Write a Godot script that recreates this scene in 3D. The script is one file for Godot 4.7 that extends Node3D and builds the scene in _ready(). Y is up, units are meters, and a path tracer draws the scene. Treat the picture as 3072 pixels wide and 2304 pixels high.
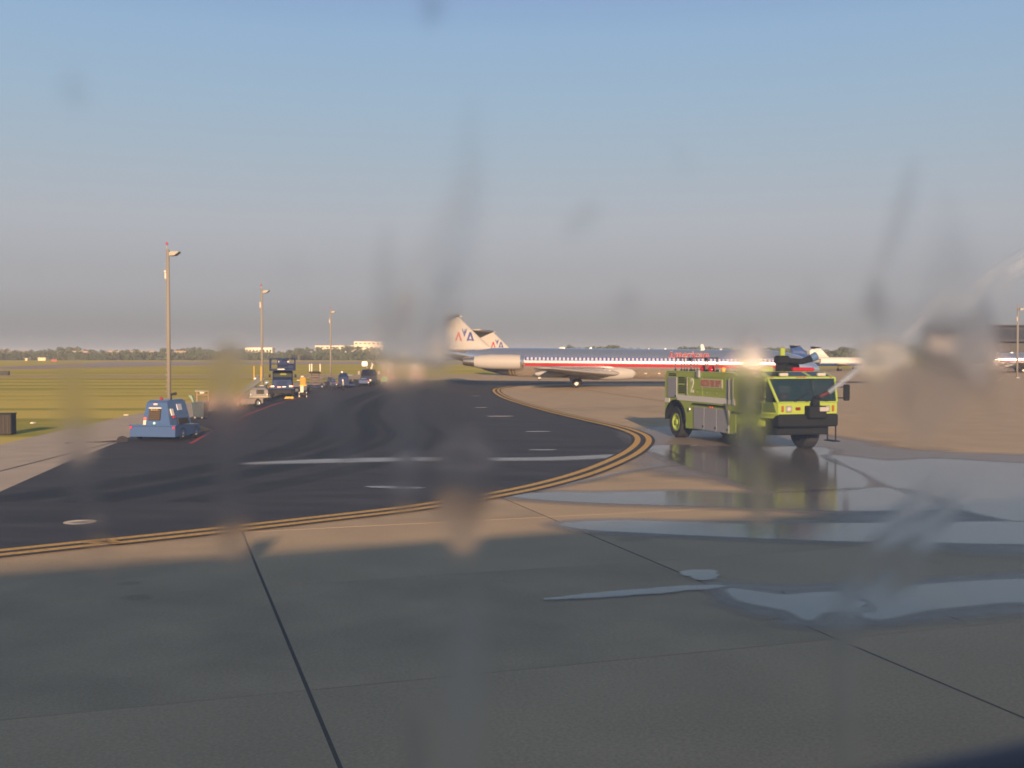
extends Node3D

# ------------------------------------------------------------------ shape builder
class G:
	var s := SurfaceTool.new()

	func _init() -> void:
		s.begin(Mesh.PRIMITIVE_TRIANGLES)
		s.set_smooth_group(-1)

	func smooth(on: bool) -> G:
		s.set_smooth_group(0 if on else -1)
		return self

	func tri(a: Vector3, b: Vector3, c: Vector3, out: Vector3) -> void:
		if (c - a).cross(b - a).dot(out) < 0.0:
			var t := b
			b = c
			c = t
		s.add_vertex(a)
		s.add_vertex(b)
		s.add_vertex(c)

	func quad(a: Vector3, b: Vector3, c: Vector3, d: Vector3, out: Vector3) -> void:
		tri(a, b, c, out)
		tri(a, c, d, out)

	# box with chamfered edges
	func box(c: Vector3, size: Vector3, bv := 0.0, b := Basis()) -> G:
		var h := size / 2.0
		bv = minf(bv, 0.49 * minf(size.x, minf(size.y, size.z)))
		var at := func(v: Vector3) -> Vector3: return c + b * v
		for i in 3:
			var j := (i + 1) % 3
			var k := (i + 2) % 3
			for si in [-1.0, 1.0]:
				var p := []
				for q in [[-1, -1], [1, -1], [1, 1], [-1, 1]]:
					var v := Vector3.ZERO
					v[i] = si * h[i]
					v[j] = q[0] * (h[j] - bv)
					v[k] = q[1] * (h[k] - bv)
					p.append(at.call(v))
				var o := Vector3.ZERO
				o[i] = si
				quad(p[0], p[1], p[2], p[3], b * o)
				if bv <= 0.0:
					continue
				for sj in [-1.0, 1.0]:
					var e := []
					for q in [[0, -1], [0, 1], [1, 1], [1, -1]]:
						var v := Vector3.ZERO
						v[i] = si * (h[i] - bv * q[0])
						v[j] = sj * (h[j] - bv * (1 - q[0]))
						v[k] = q[1] * (h[k] - bv)
						e.append(at.call(v))
					var o2 := Vector3.ZERO
					o2[i] = si
					o2[j] = sj
					quad(e[0], e[1], e[2], e[3], b * o2)
		if bv > 0.0:
			for sx in [-1.0, 1.0]:
				for sy in [-1.0, 1.0]:
					for sz in [-1.0, 1.0]:
						var m := Vector3(sx, sy, sz)
						tri(at.call(m * (h - Vector3(0, bv, bv))), at.call(m * (h - Vector3(bv, 0, bv))), at.call(m * (h - Vector3(bv, bv, 0))), b * m)
		return self

	# profile of Vector2(x, r), turned round the x axis of xf
	func lathe(prof: Array, n: int, xf := Transform3D()) -> G:
		for i in prof.size() - 1:
			var p: Vector2 = prof[i]
			var q: Vector2 = prof[i + 1]
			var nn := Vector2(-(q.y - p.y), q.x - p.x)
			for k in n:
				var a := TAU * k / n
				var b := TAU * (k + 1) / n
				var m := (a + b) / 2.0
				var out := xf.basis * Vector3(nn.x, nn.y * cos(m), nn.y * sin(m))
				var p0 := xf * Vector3(p.x, p.y * cos(a), p.y * sin(a))
				var p1 := xf * Vector3(p.x, p.y * cos(b), p.y * sin(b))
				var q0 := xf * Vector3(q.x, q.y * cos(a), q.y * sin(a))
				var q1 := xf * Vector3(q.x, q.y * cos(b), q.y * sin(b))
				if p.y > 0.0001:
					tri(p0, p1, q0 if q.y <= 0.0001 else q1, out)
				if q.y > 0.0001:
					tri(p0, q0, q1, out)
		return self

	func loft(rings: Array, caps := true) -> G:
		var n: int = rings[0].size()
		for i in rings.size() - 1:
			var mid := Vector3.ZERO
			for v in rings[i]:
				mid += v
			for v in rings[i + 1]:
				mid += v
			mid /= 2.0 * n
			for k in n:
				var a: Vector3 = rings[i][k]
				var b: Vector3 = rings[i][(k + 1) % n]
				var c: Vector3 = rings[i + 1][(k + 1) % n]
				var d: Vector3 = rings[i + 1][k]
				quad(a, b, c, d, (a + b + c + d) / 4.0 - mid)
		if caps:
			for e in [0, rings.size() - 1]:
				var r: Array = rings[e]
				var other: Array = rings[1 if e == 0 else e - 1]
				var m := Vector3.ZERO
				var m2 := Vector3.ZERO
				for k in n:
					m += r[k] / n
					m2 += other[k] / n
				for k in n:
					tri(m, r[k], r[(k + 1) % n], m - m2)
		return self

	func tube(pts: Array, r: float, n := 8, r2 := -1.0) -> G:
		var rings := []
		for i in pts.size():
			var d: Vector3 = (pts[mini(i + 1, pts.size() - 1)] - pts[maxi(i - 1, 0)]).normalized()
			var u := d.cross(Vector3.UP if absf(d.y) < 0.9 else Vector3.RIGHT).normalized()
			var w := d.cross(u)
			var rr := r if r2 < 0.0 else lerpf(r, r2, float(i) / (pts.size() - 1))
			var ring := []
			for k in n:
				ring.append(pts[i] + (u * cos(TAU * k / n) + w * sin(TAU * k / n)) * rr)
			rings.append(ring)
		return loft(rings)

	# polygon in the xy plane of xf, from z0 to z1
	func prism(poly: PackedVector2Array, z0: float, z1: float, xf := Transform3D()) -> G:
		var t := Geometry2D.triangulate_polygon(poly)
		for i in range(0, t.size(), 3):
			for z in [z0, z1]:
				var o := xf.basis * Vector3(0, 0, 1 if z == z1 else -1) * signf(z1 - z0)
				tri(xf * v3(poly[t[i]], z), xf * v3(poly[t[i + 1]], z), xf * v3(poly[t[i + 2]], z), o)
		var ccw := 1.0 if not Geometry2D.is_polygon_clockwise(poly) else -1.0
		for i in poly.size():
			var a := poly[i]
			var b := poly[(i + 1) % poly.size()]
			var e := (b - a) * ccw
			quad(xf * v3(a, z0), xf * v3(b, z0), xf * v3(b, z1), xf * v3(a, z1), xf.basis * Vector3(e.y, -e.x, 0))
		return self

	func v3(p: Vector2, z: float) -> Vector3:
		return Vector3(p.x, p.y, z)

	# flat sheet on the ground: polygon of (x, z)
	func sheet(poly: PackedVector2Array, y: float) -> G:
		var t := Geometry2D.triangulate_polygon(poly)
		for i in range(0, t.size(), 3):
			tri(Vector3(poly[t[i]].x, y, poly[t[i]].y), Vector3(poly[t[i + 1]].x, y, poly[t[i + 1]].y), Vector3(poly[t[i + 2]].x, y, poly[t[i + 2]].y), Vector3.UP)
		return self

	# painted band along a line of (x, z), beside it by off
	func ribbon(pts: PackedVector2Array, off: float, w: float, y: float) -> G:
		var l := []
		var r := []
		for i in pts.size():
			var d := (pts[mini(i + 1, pts.size() - 1)] - pts[maxi(i - 1, 0)]).normalized()
			var n := Vector2(-d.y, d.x)
			var a := pts[i] + n * (off - w / 2.0)
			var b := pts[i] + n * (off + w / 2.0)
			l.append(Vector3(a.x, y, a.y))
			r.append(Vector3(b.x, y, b.y))
		for i in pts.size() - 1:
			quad(l[i], r[i], r[i + 1], l[i + 1], Vector3.UP)
		return self

	func mesh() -> ArrayMesh:
		s.generate_normals()
		return s.commit()


var used := {}
var rng := RandomNumberGenerator.new()


func poly(a: Array) -> PackedVector2Array:
	var p := PackedVector2Array()
	for i in range(0, a.size(), 2):
		p.append(Vector2(a[i], a[i + 1]))
	return p


func curve(a: PackedVector2Array, n: int, closed := false) -> PackedVector2Array:
	var out := PackedVector2Array()
	var m := a.size()
	for i in (m if closed else m - 1):
		var p0 := a[(i - 1 + m) % m] if closed else a[maxi(i - 1, 0)]
		var p3 := a[(i + 2) % m] if closed else a[mini(i + 2, m - 1)]
		for k in n:
			out.append(a[i].cubic_interpolate(a[(i + 1) % m], p0, p3, float(k) / n))
	if not closed:
		out.append(a[m - 1])
	return out


# outline with small irregular bays, for water edges
func ragged(a: PackedVector2Array, n: int, amp: float, sd: int) -> PackedVector2Array:
	var c := curve(a, n, true)
	var nz := FastNoiseLite.new()
	nz.seed = sd
	nz.frequency = 0.9
	var out := PackedVector2Array()
	for p in c:
		out.append(p + (Vector2(nz.get_noise_2d(p.x, p.y), 0.4 * nz.get_noise_2d(p.x + 70.0, p.y * 1.3)) + Vector2(1.3 * nz.get_noise_2d(p.x * 1.5, p.y * 6.0), 0.25 * nz.get_noise_2d(p.x * 2.5 + 30.0, p.y * 4.0))) * amp)
	return out if Geometry2D.triangulate_polygon(out).size() else c


# flat patch whose cover fades to nothing over the last stretch outside its outline
func feathered(outline: PackedVector2Array, y: float, wide: float, cover: float) -> ArrayMesh:
	var st := SurfaceTool.new()
	st.begin(Mesh.PRIMITIVE_TRIANGLES)
	var sgn := -1.0 if Geometry2D.is_polygon_clockwise(outline) else 1.0
	var put := func(p: Vector2, a: float) -> void:
		st.set_color(Color(1, 1, 1, a))
		st.set_normal(Vector3.UP)
		st.add_vertex(Vector3(p.x, y, p.y))
	var t := Geometry2D.triangulate_polygon(outline)
	for i in range(0, t.size(), 3):
		var up := (outline[t[i + 1]] - outline[t[i]]).cross(outline[t[i + 2]] - outline[t[i]]) > 0.0
		for k in ([0, 1, 2] if up else [0, 2, 1]):
			put.call(outline[t[i + k]], cover)
	var n := outline.size()
	var off := PackedVector2Array()
	for i in n:
		var d := (outline[(i + 2) % n] - outline[(i - 2 + n) % n]).normalized()
		off.append(outline[i] + Vector2(d.y, -d.x) * sgn * wide)
	for i in n:
		var j := (i + 1) % n
		var q := [[outline[i], cover], [outline[j], cover], [off[j], 0.0], [outline[i], cover], [off[j], 0.0], [off[i], 0.0]]
		for k in ([0, 1, 2, 3, 4, 5] if sgn < 0.0 else [0, 2, 1, 3, 5, 4]):
			put.call(q[k][0], q[k][1])
	return st.commit()


func mk(r: float, g: float, b: float, rough := 0.6, metal := 0.0) -> StandardMaterial3D:
	var key := "%f %f %f %f %f" % [r, g, b, rough, metal]
	if not used.has(key):
		var m := StandardMaterial3D.new()
		m.albedo_color = Color(r, g, b).linear_to_srgb()
		m.roughness = rough
		m.metallic = metal
		m.metallic_specular = 0.5 if rough < 0.3 or metal > 0.1 else 0.2
		used[key] = m
	return used[key]


func numbered(called: String) -> String:
	if not has_node(NodePath(called)):
		return called
	var k := 1
	while has_node(NodePath("%s_%03d" % [called, k])):
		k += 1
	return "%s_%03d" % [called, k]


func obj(called: String, g: Variant, m: Material, parent: Node = self, xf := Transform3D()) -> MeshInstance3D:
	var o := MeshInstance3D.new()
	o.name = numbered(called) if parent == self else called
	o.mesh = g.mesh() if g is G else g
	o.material_override = m
	o.transform = xf
	parent.add_child(o, true)
	return o


func tag(o: Node, label: String, category: String, group := "") -> Node:
	o.set_meta("label", label)
	o.set_meta("category", category)
	if group:
		o.set_meta("group", group)
	return o


func kind(o: Node, k: String) -> Node:
	o.set_meta("kind", k)
	return o


func thing(called: String, label: String, category: String, at := Vector3.ZERO, turn := 0.0, group := "") -> Node3D:
	var o := Node3D.new()
	o.name = numbered(called)
	add_child(o)
	o.position = at
	o.rotation_degrees.y = turn
	tag(o, label, category, group)
	return o


func node(called: String, parent: Node, xf := Transform3D()) -> Node3D:
	var o := Node3D.new()
	o.name = called
	o.transform = xf
	parent.add_child(o, true)
	return o


func copy(o: Node3D, label: String, at: Vector3, turn: float) -> Node3D:
	var c: Node3D = o.duplicate()
	c.name = numbered(String(o.name))
	add_child(c)
	c.position = at
	c.rotation_degrees.y = turn
	c.set_meta("label", label)
	return c


func bx(c: Vector3, size: Vector3, bv := 0.0, b := Basis()) -> G:
	return G.new().box(c, size, bv, b)


# ------------------------------------------------------------------ textures
func noise_tex(size: int, freq: float, sd: int, lo: float, hi: float, octaves := 4) -> ImageTexture:
	var n := FastNoiseLite.new()
	n.seed = sd
	n.frequency = freq
	n.fractal_octaves = octaves
	var im := n.get_seamless_image(size, size)
	im.convert(Image.FORMAT_L8)
	var out := Image.create(size, size, false, Image.FORMAT_RGB8)
	for y in size:
		for x in size:
			var v := lerpf(lo, hi, im.get_pixel(x, y).r)
			out.set_pixel(x, y, Color(v, v, v))
	return ImageTexture.create_from_image(out)


# ground material: a base colour, a coarse stain map and a fine grain, both laid in the world
func ground(r: float, g: float, b: float, rough: float, coarse: Texture2D, metres: float, fine: Texture2D, grain: float) -> StandardMaterial3D:
	var m := StandardMaterial3D.new()
	m.albedo_color = Color(r, g, b).linear_to_srgb()
	m.roughness = rough
	m.metallic_specular = 0.3
	m.albedo_texture = coarse
	m.uv1_triplanar = true
	m.uv1_world_triplanar = true
	m.uv1_scale = Vector3.ONE / metres
	if fine:
		m.detail_enabled = true
		m.detail_blend_mode = BaseMaterial3D.BLEND_MODE_MUL
		m.detail_albedo = fine
		m.detail_uv_layer = BaseMaterial3D.DETAIL_UV_2
		m.uv2_triplanar = true
		m.uv2_world_triplanar = true
		m.uv2_scale = Vector3.ONE / grain
	return m


func grass_texture() -> ImageTexture:
	var w := 512
	var im := Image.create(w, w, false, Image.FORMAT_RGB8)
	var a := FastNoiseLite.new()
	a.seed = 4
	a.frequency = 0.011
	var b := FastNoiseLite.new()
	b.seed = 9
	b.frequency = 0.05
	for y in w:
		for x in w:
			# mown swathes run across; tufts break them up
			var fx := absf(x - w / 2.0)
			var s := a.get_noise_2d(fx * 0.10, y * 1.9) * 1.4 + 0.35 * b.get_noise_2d(fx * 0.5, y * 1.5) + 0.2 * b.get_noise_2d(fx * 3.0, y * 3.0)
			var t := clampf(0.5 + s, 0.0, 1.0)
			var c := Color(0.25, 0.24, 0.045).lerp(Color(0.45, 0.365, 0.085), smoothstep(0.05, 0.85, t))
			im.set_pixel(x, y, c.linear_to_srgb())
	return ImageTexture.create_from_image(im)


# ------------------------------------------------------------------ setting
func sky_texture() -> ImageTexture:
	var h := 720
	var im := Image.create(32, h, false, Image.FORMAT_RGBF)
	# elevation in degrees, linear radiance
	var stops := [[-90.0, 0.20, 0.18, 0.16], [0.0, 0.250, 0.243, 0.236], [1.2, 0.295, 0.290, 0.288], [3.4, 0.410, 0.408, 0.415], [7.2, 0.480, 0.505, 0.545], [10.0, 0.435, 0.520, 0.600], [13.7, 0.375, 0.520, 0.665], [17.0, 0.325, 0.495, 0.705], [19.5, 0.270, 0.410, 0.680], [32.0, 0.215, 0.29, 0.425], [60.0, 0.165, 0.208, 0.30], [90.0, 0.155, 0.188, 0.25]]
	for y in h:
		var e := 90.0 - 180.0 * (y + 0.5) / h
		var k := 0
		while k < stops.size() - 2 and e > stops[k + 1][0]:
			k += 1
		var t := clampf((e - stops[k][0]) / (stops[k + 1][0] - stops[k][0]), 0.0, 1.0)
		if k > 0:
			t = lerpf(t, t * t * (3.0 - 2.0 * t), 0.2)
		var c := Color(lerpf(stops[k][1], stops[k + 1][1], t), lerpf(stops[k][2], stops[k + 1][2], t), lerpf(stops[k][3], stops[k + 1][3], t)) / 2.48
		for x in 32:
			im.set_pixel(x, y, c)
	return ImageTexture.create_from_image(im)


var line_pts := poly([-40, 4.5, -24, -7.6, -9.37, -19.13, -7.82, -20.28, -6.09, -21.64, -4.18, -23.25, -2.28, -24.97, -0.32, -27.45, 0.97, -29.6, 2.21, -32.3, 3.38, -35.6, 4.5, -39.4, 5.4, -43.5, 5.85, -47.0, 5.85, -50.2, 5.4, -54.4, 4.5, -59.1, 2.87, -68, 1.21, -79, -0.3, -90.7, -1.29, -103, -1.75, -114, -1.45, -122, 0.1, -130])


func build_ground() -> void:
	var stain := noise_tex(512, 0.012, 3, 0.90, 1.0, 5)
	var grain := noise_tex(256, 0.09, 5, 0.82, 1.0, 3)
	var streak := noise_tex(512, 0.02, 11, 0.84, 1.0, 5)
	var grass := StandardMaterial3D.new()
	grass.albedo_texture = grass_texture()
	grass.roughness = 1.0
	grass.metallic_specular = 0.1
	grass.uv1_triplanar = true
	grass.uv1_world_triplanar = true
	grass.uv1_scale = Vector3(1.0 / 260.0, 1.0, 1.0 / 120.0)
	kind(obj("ground", G.new().sheet(poly([-4000, 400, 4000, 400, 4000, -4500, -4000, -4500]), -0.06), grass), "structure")
	var concrete := ground(0.475, 0.365, 0.218, 0.85, stain, 17.0, grain, 1.3)
	var apron_poly := poly([-9, -4, -11.5, 30, 500, 30, 500, -330, 60, -330, 30, -230, -60, -215, -140, -205, -140, -196, -40, -190, -26, -174, -24, -150, -22, -100, -20.5, -72.8, -19.15, -61.8, -17.2, -47.1, -15.3, -35.7, -13.7, -28])
	kind(obj("far_apron", G.new().sheet(apron_poly, -0.012), concrete), "structure")
	# concrete strip along the left edge of the asphalt, joint down its middle
	kind(obj("concrete_path", G.new().sheet(poly([-8.6, -4, -13.2, -28, -14.9, -36.0, -16.9, -47.2, -18.9, -61.9, -20.2, -72.9, -21.8, -100, -23.8, -150, -31.0, -150, -28.09, -116.6, -25.7, -83.3, -22.8, -56.6, -21.2, -43.4, -17.5, -12, -16.5, -4]), 0.0), ground(0.47, 0.40, 0.31, 0.9, stain, 13.0, grain, 1.1)), "structure")
	kind(obj("path_joint", G.new().ribbon(poly([-15.6, -20, -16.2, -33.3, -16.9, -44.5, -18.6, -60]), 0.0, 0.10, 0.006), mk(0.05, 0.045, 0.04, 0.9)), "structure")
	# near apron: separate slabs over a dark joint filler
	var near := kind(node("apron", self), "structure")
	var slab_mats := [ground(0.47, 0.361, 0.215, 0.85, stain, 19.0, grain, 1.3), ground(0.455, 0.351, 0.210, 0.85, streak, 23.0, grain, 1.2), ground(0.485, 0.371, 0.221, 0.85, stain, 31.0, grain, 1.4)]
	var n := Vector2(0.95, -0.31).normalized()
	var along := Vector2(0.31, 0.95).normalized()
	var cs := [-12.0, -5.3, 1.4, 8.1, 16.3, 23.0, 29.7, 36.4]
	var rows := [6, 8, 11, 16, 16, 16, 16]
	var bed := PackedVector2Array([n * -12.0 + along * 15.6, n * 36.4 + along * 15.6, n * 36.4 + along * -70.8, n * 8.1 + along * -70.8, n * 8.1 + along * -43.8, n * 1.4 + along * -43.8, n * 1.4 + along * -27.6, n * -5.3 + along * -27.6, n * -5.3 + along * -16.8, n * -12.0 + along * -16.8])
	kind(obj("joint_filler", G.new().sheet(bed, -0.008), mk(0.02, 0.022, 0.026, 0.9), near), "stuff")
	rng.seed = 21
	for i in cs.size() - 1:
		for j in rows[i]:
			var a0: float = 15.6 - 5.4 * j
			var a1: float = a0 - 5.4
			var q := [n * (cs[i] + 0.022) + along * (a0 - 0.007), n * (cs[i + 1] - 0.022) + along * (a0 - 0.007), n * (cs[i + 1] - 0.022) + along * (a1 + 0.007), n * (cs[i] + 0.022) + along * (a1 + 0.007)]
			var hidden := true
			for p in q:
				hidden = hidden and Geometry2D.is_point_in_polygon(p, asphalt())
			if hidden:
				continue
			var y := rng.randf_range(-0.002, 0.0)
			var top := []
			var rim := []
			var foot := []
			var mid: Vector2 = (q[0] + q[2]) / 2.0
			for p in q:
				var d: Vector2 = (mid - p).normalized() * 0.012
				top.append(Vector3(p.x + d.x, y, p.y + d.y))
				rim.append(Vector3(p.x, y - 0.005, p.y))
				foot.append(Vector3(p.x, -0.0075, p.y))
			var g := G.new()
			g.quad(top[0], top[1], top[2], top[3], Vector3.UP)
			for k in 4:
				var k2 := (k + 1) % 4
				var o: Vector3 = (rim[k] + rim[k2]) / 2.0 - Vector3(mid.x, 0, mid.y)
				g.quad(top[k], top[k2], rim[k2], rim[k], o + Vector3.UP)
				g.quad(rim[k], rim[k2], foot[k2], foot[k], o)
			obj("slab", g, slab_mats[rng.randi() % 3], near)
	# asphalt
	var pave := ground(0.060, 0.056, 0.058, 0.78, noise_tex(512, 0.022, 17, 0.55, 1.0, 6), 30.0, grain, 0.7)
	pave.uv1_scale = Vector3(1.0 / 70.0, 1.0, 1.0 / 14.0)
	for k in 4:
		var x := -10.5 + 3.1 * k
		kind(obj("asphalt_seam", G.new().ribbon(curve(poly([x + 1.0, -31 - 2.0 * k, x - 2.0, -60, x - 3.8, -95, x - 3.0, -135]), 4), 0.0, 0.09, 0.008), mk(0.022, 0.021, 0.022, 0.7)), "structure")
	kind(obj("asphalt", G.new().sheet(asphalt(), 0.004), pave), "structure")
	build_wear()
	# edge markings
	var yl := curve(line_pts, 5)
	kind(obj("line_border", G.new().ribbon(yl, 0.0, 1.0, 0.028), mk(0.035, 0.035, 0.038, 0.8)), "structure")
	var ypaint := ground(0.72, 0.44, 0.085, 0.7, noise_tex(256, 0.06, 23, 0.74, 1.0, 5), 2.2, grain, 0.4)
	var marks := kind(node("edge_line", self), "structure")
	obj("yellow_stripe", G.new().ribbon(yl, -0.24, 0.25, 0.032), ypaint, marks)
	obj("yellow_stripe", G.new().ribbon(yl, 0.24, 0.25, 0.032), ypaint, marks)
	kind(obj("taxi_line", G.new().ribbon(curve(poly([8.0, -118, 10.2, -103, 11.8, -90.7, 13.3, -80, 14.3, -65, 14.7, -50, 15.3, -44, 17.5, -34]), 4), 0.0, 0.22, 0.012), ypaint), "structure")
	kind(obj("red_line", G.new().ribbon(curve(poly([-13.4, -43.6, -15.82, -59.5, -17.9, -78, -18.9, -92, -18.9, -110, -18.3, -122, -17.0, -135]), 4), 0.0, 0.17, 0.012), ground(0.42, 0.06, 0.06, 0.7, stain, 4.0, grain, 0.5)), "structure")
	# far runway strip, taxiway and threshold patch in the grass
	kind(obj("runway", G.new().sheet(poly([-330, -250, -148, -326, -152, -389, -147, -454, -128, -560, 200, -640, 200, -930, -330, -870, -300, -760, -235, -545, -199, -408, -260, -330, -400, -280]), -0.05), ground(0.30, 0.25, 0.235, 0.9, streak, 60.0, null, 1.0)), "structure")
	kind(obj("runway_patch", G.new().sheet(poly([-154, -389, -159, -412, -206, -545, -192, -520]), -0.04), mk(0.48, 0.42, 0.33, 0.9)), "structure")
	kind(obj("runway_edge", G.new().ribbon(poly([-330, -250, -148, -326]), 0.0, 3.0, -0.04), mk(0.45, 0.38, 0.26, 0.9)), "structure")
	# manhole ring in the asphalt
	var mh := thing("manhole_cover", "round pale manhole ring set in the dark asphalt", "manhole cover", Vector3(-9.42, 0.004, -22.79))
	var turn := Transform3D(Basis(Vector3(0, 0, 1), PI / 2))
	obj("ring", G.new().lathe([Vector2(0, 0.30), Vector2(0.012, 0.34), Vector2(0.012, 0.2), Vector2(0.004, 0.19)], 28, turn), mk(0.46, 0.40, 0.30, 0.7), mh)
	obj("lid", G.new().lathe([Vector2(0.0, 0.19), Vector2(0.006, 0.19), Vector2(0.006, 0.0)], 24, turn), mk(0.2, 0.2, 0.19, 0.5, 0.3), mh)


# tyre marks, sealed cracks and oil spots
func build_wear() -> void:
	var rubber := StandardMaterial3D.new()
	rubber.transparency = BaseMaterial3D.TRANSPARENCY_ALPHA
	rubber.albedo_color = Color(0.018, 0.018, 0.019).linear_to_srgb()
	rubber.vertex_color_use_as_albedo = true
	rubber.roughness = 0.6
	rubber.metallic_specular = 0.2
	rng.seed = 300
	var nz := FastNoiseLite.new()
	nz.seed = 12
	nz.frequency = 0.35
	var strip := func(a: PackedVector2Array, w: float, y: float, cover: float, called: String) -> void:
		var left := PackedVector2Array()
		var right := PackedVector2Array()
		for i in a.size():
			var d := (a[mini(i + 1, a.size() - 1)] - a[maxi(i - 1, 0)]).normalized()
			var n := Vector2(-d.y, d.x) * w / 2.0
			left.append(a[i] + n)
			right.insert(0, a[i] - n)
		left.append_array(right)
		kind(obj(called, feathered(left, y, w * 0.7, cover), rubber), "structure")
	for k in 7:
		var x := rng.randf_range(-9.0, -1.0)
		var tr := curve(poly([x - 6.0, -26, x - 2.5, -36, x - 2.0 + 0.1 * k, -48, x - 4.5, -66, x - 6.5, -90, x - 7.5, -120]), 5)
		strip.call(tr, rng.randf_range(0.25, 0.6), 0.0085 + 0.0003 * k, rng.randf_range(0.25, 0.55), "tyre_mark")
	for k in 12:
		var c := PackedVector2Array()
		var p := Vector2(rng.randf_range(-12, 0), rng.randf_range(-60, -27))
		var d := Vector2.from_angle(rng.randf_range(-0.4, 0.6))
		for i in 16:
			if not Geometry2D.is_point_in_polygon(p, asphalt()):
				break
			c.append(p)
			d = d.rotated(nz.get_noise_2d(p.x, p.y) * 0.5)
			p += d * 0.5
		if c.size() > 3:
			strip.call(c, 0.035, 0.011 + 0.0002 * k, 0.9, "sealed_crack")
	for k in 9:
		var c := Vector2(rng.randf_range(-7, 8), rng.randf_range(-24, -9))
		var blob := PackedVector2Array()
		var r := rng.randf_range(0.05, 0.22)
		for i in 18:
			var q := Vector2.from_angle(TAU * i / 18.0)
			blob.append(c + q * r * (1.0 + 0.5 * nz.get_noise_2d(q.x * 3.0 + 20.0 * k, q.y * 3.0)) * Vector2(1.3, 1.0))
		if not Geometry2D.is_point_in_polygon(c, asphalt()):
			kind(obj("oil_spot", feathered(blob, 0.004, r, 0.13), rubber), "structure")


func asphalt() -> PackedVector2Array:
	if asphalt_poly.is_empty():
		asphalt_poly = poly([-11.4, -16.5])
		asphalt_poly.append_array(curve(line_pts.slice(2), 5))
		asphalt_poly.append_array(poly([3, -139, 12, -146, 70, -149, 70, -157, 10, -158, -26.5, -173, -24, -150, -22, -100, -20.45, -72.86, -19.15, -61.8, -17.19, -47.13, -15.26, -35.74, -13.73, -28.08]))
	return asphalt_poly


var asphalt_poly := PackedVector2Array()


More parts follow.
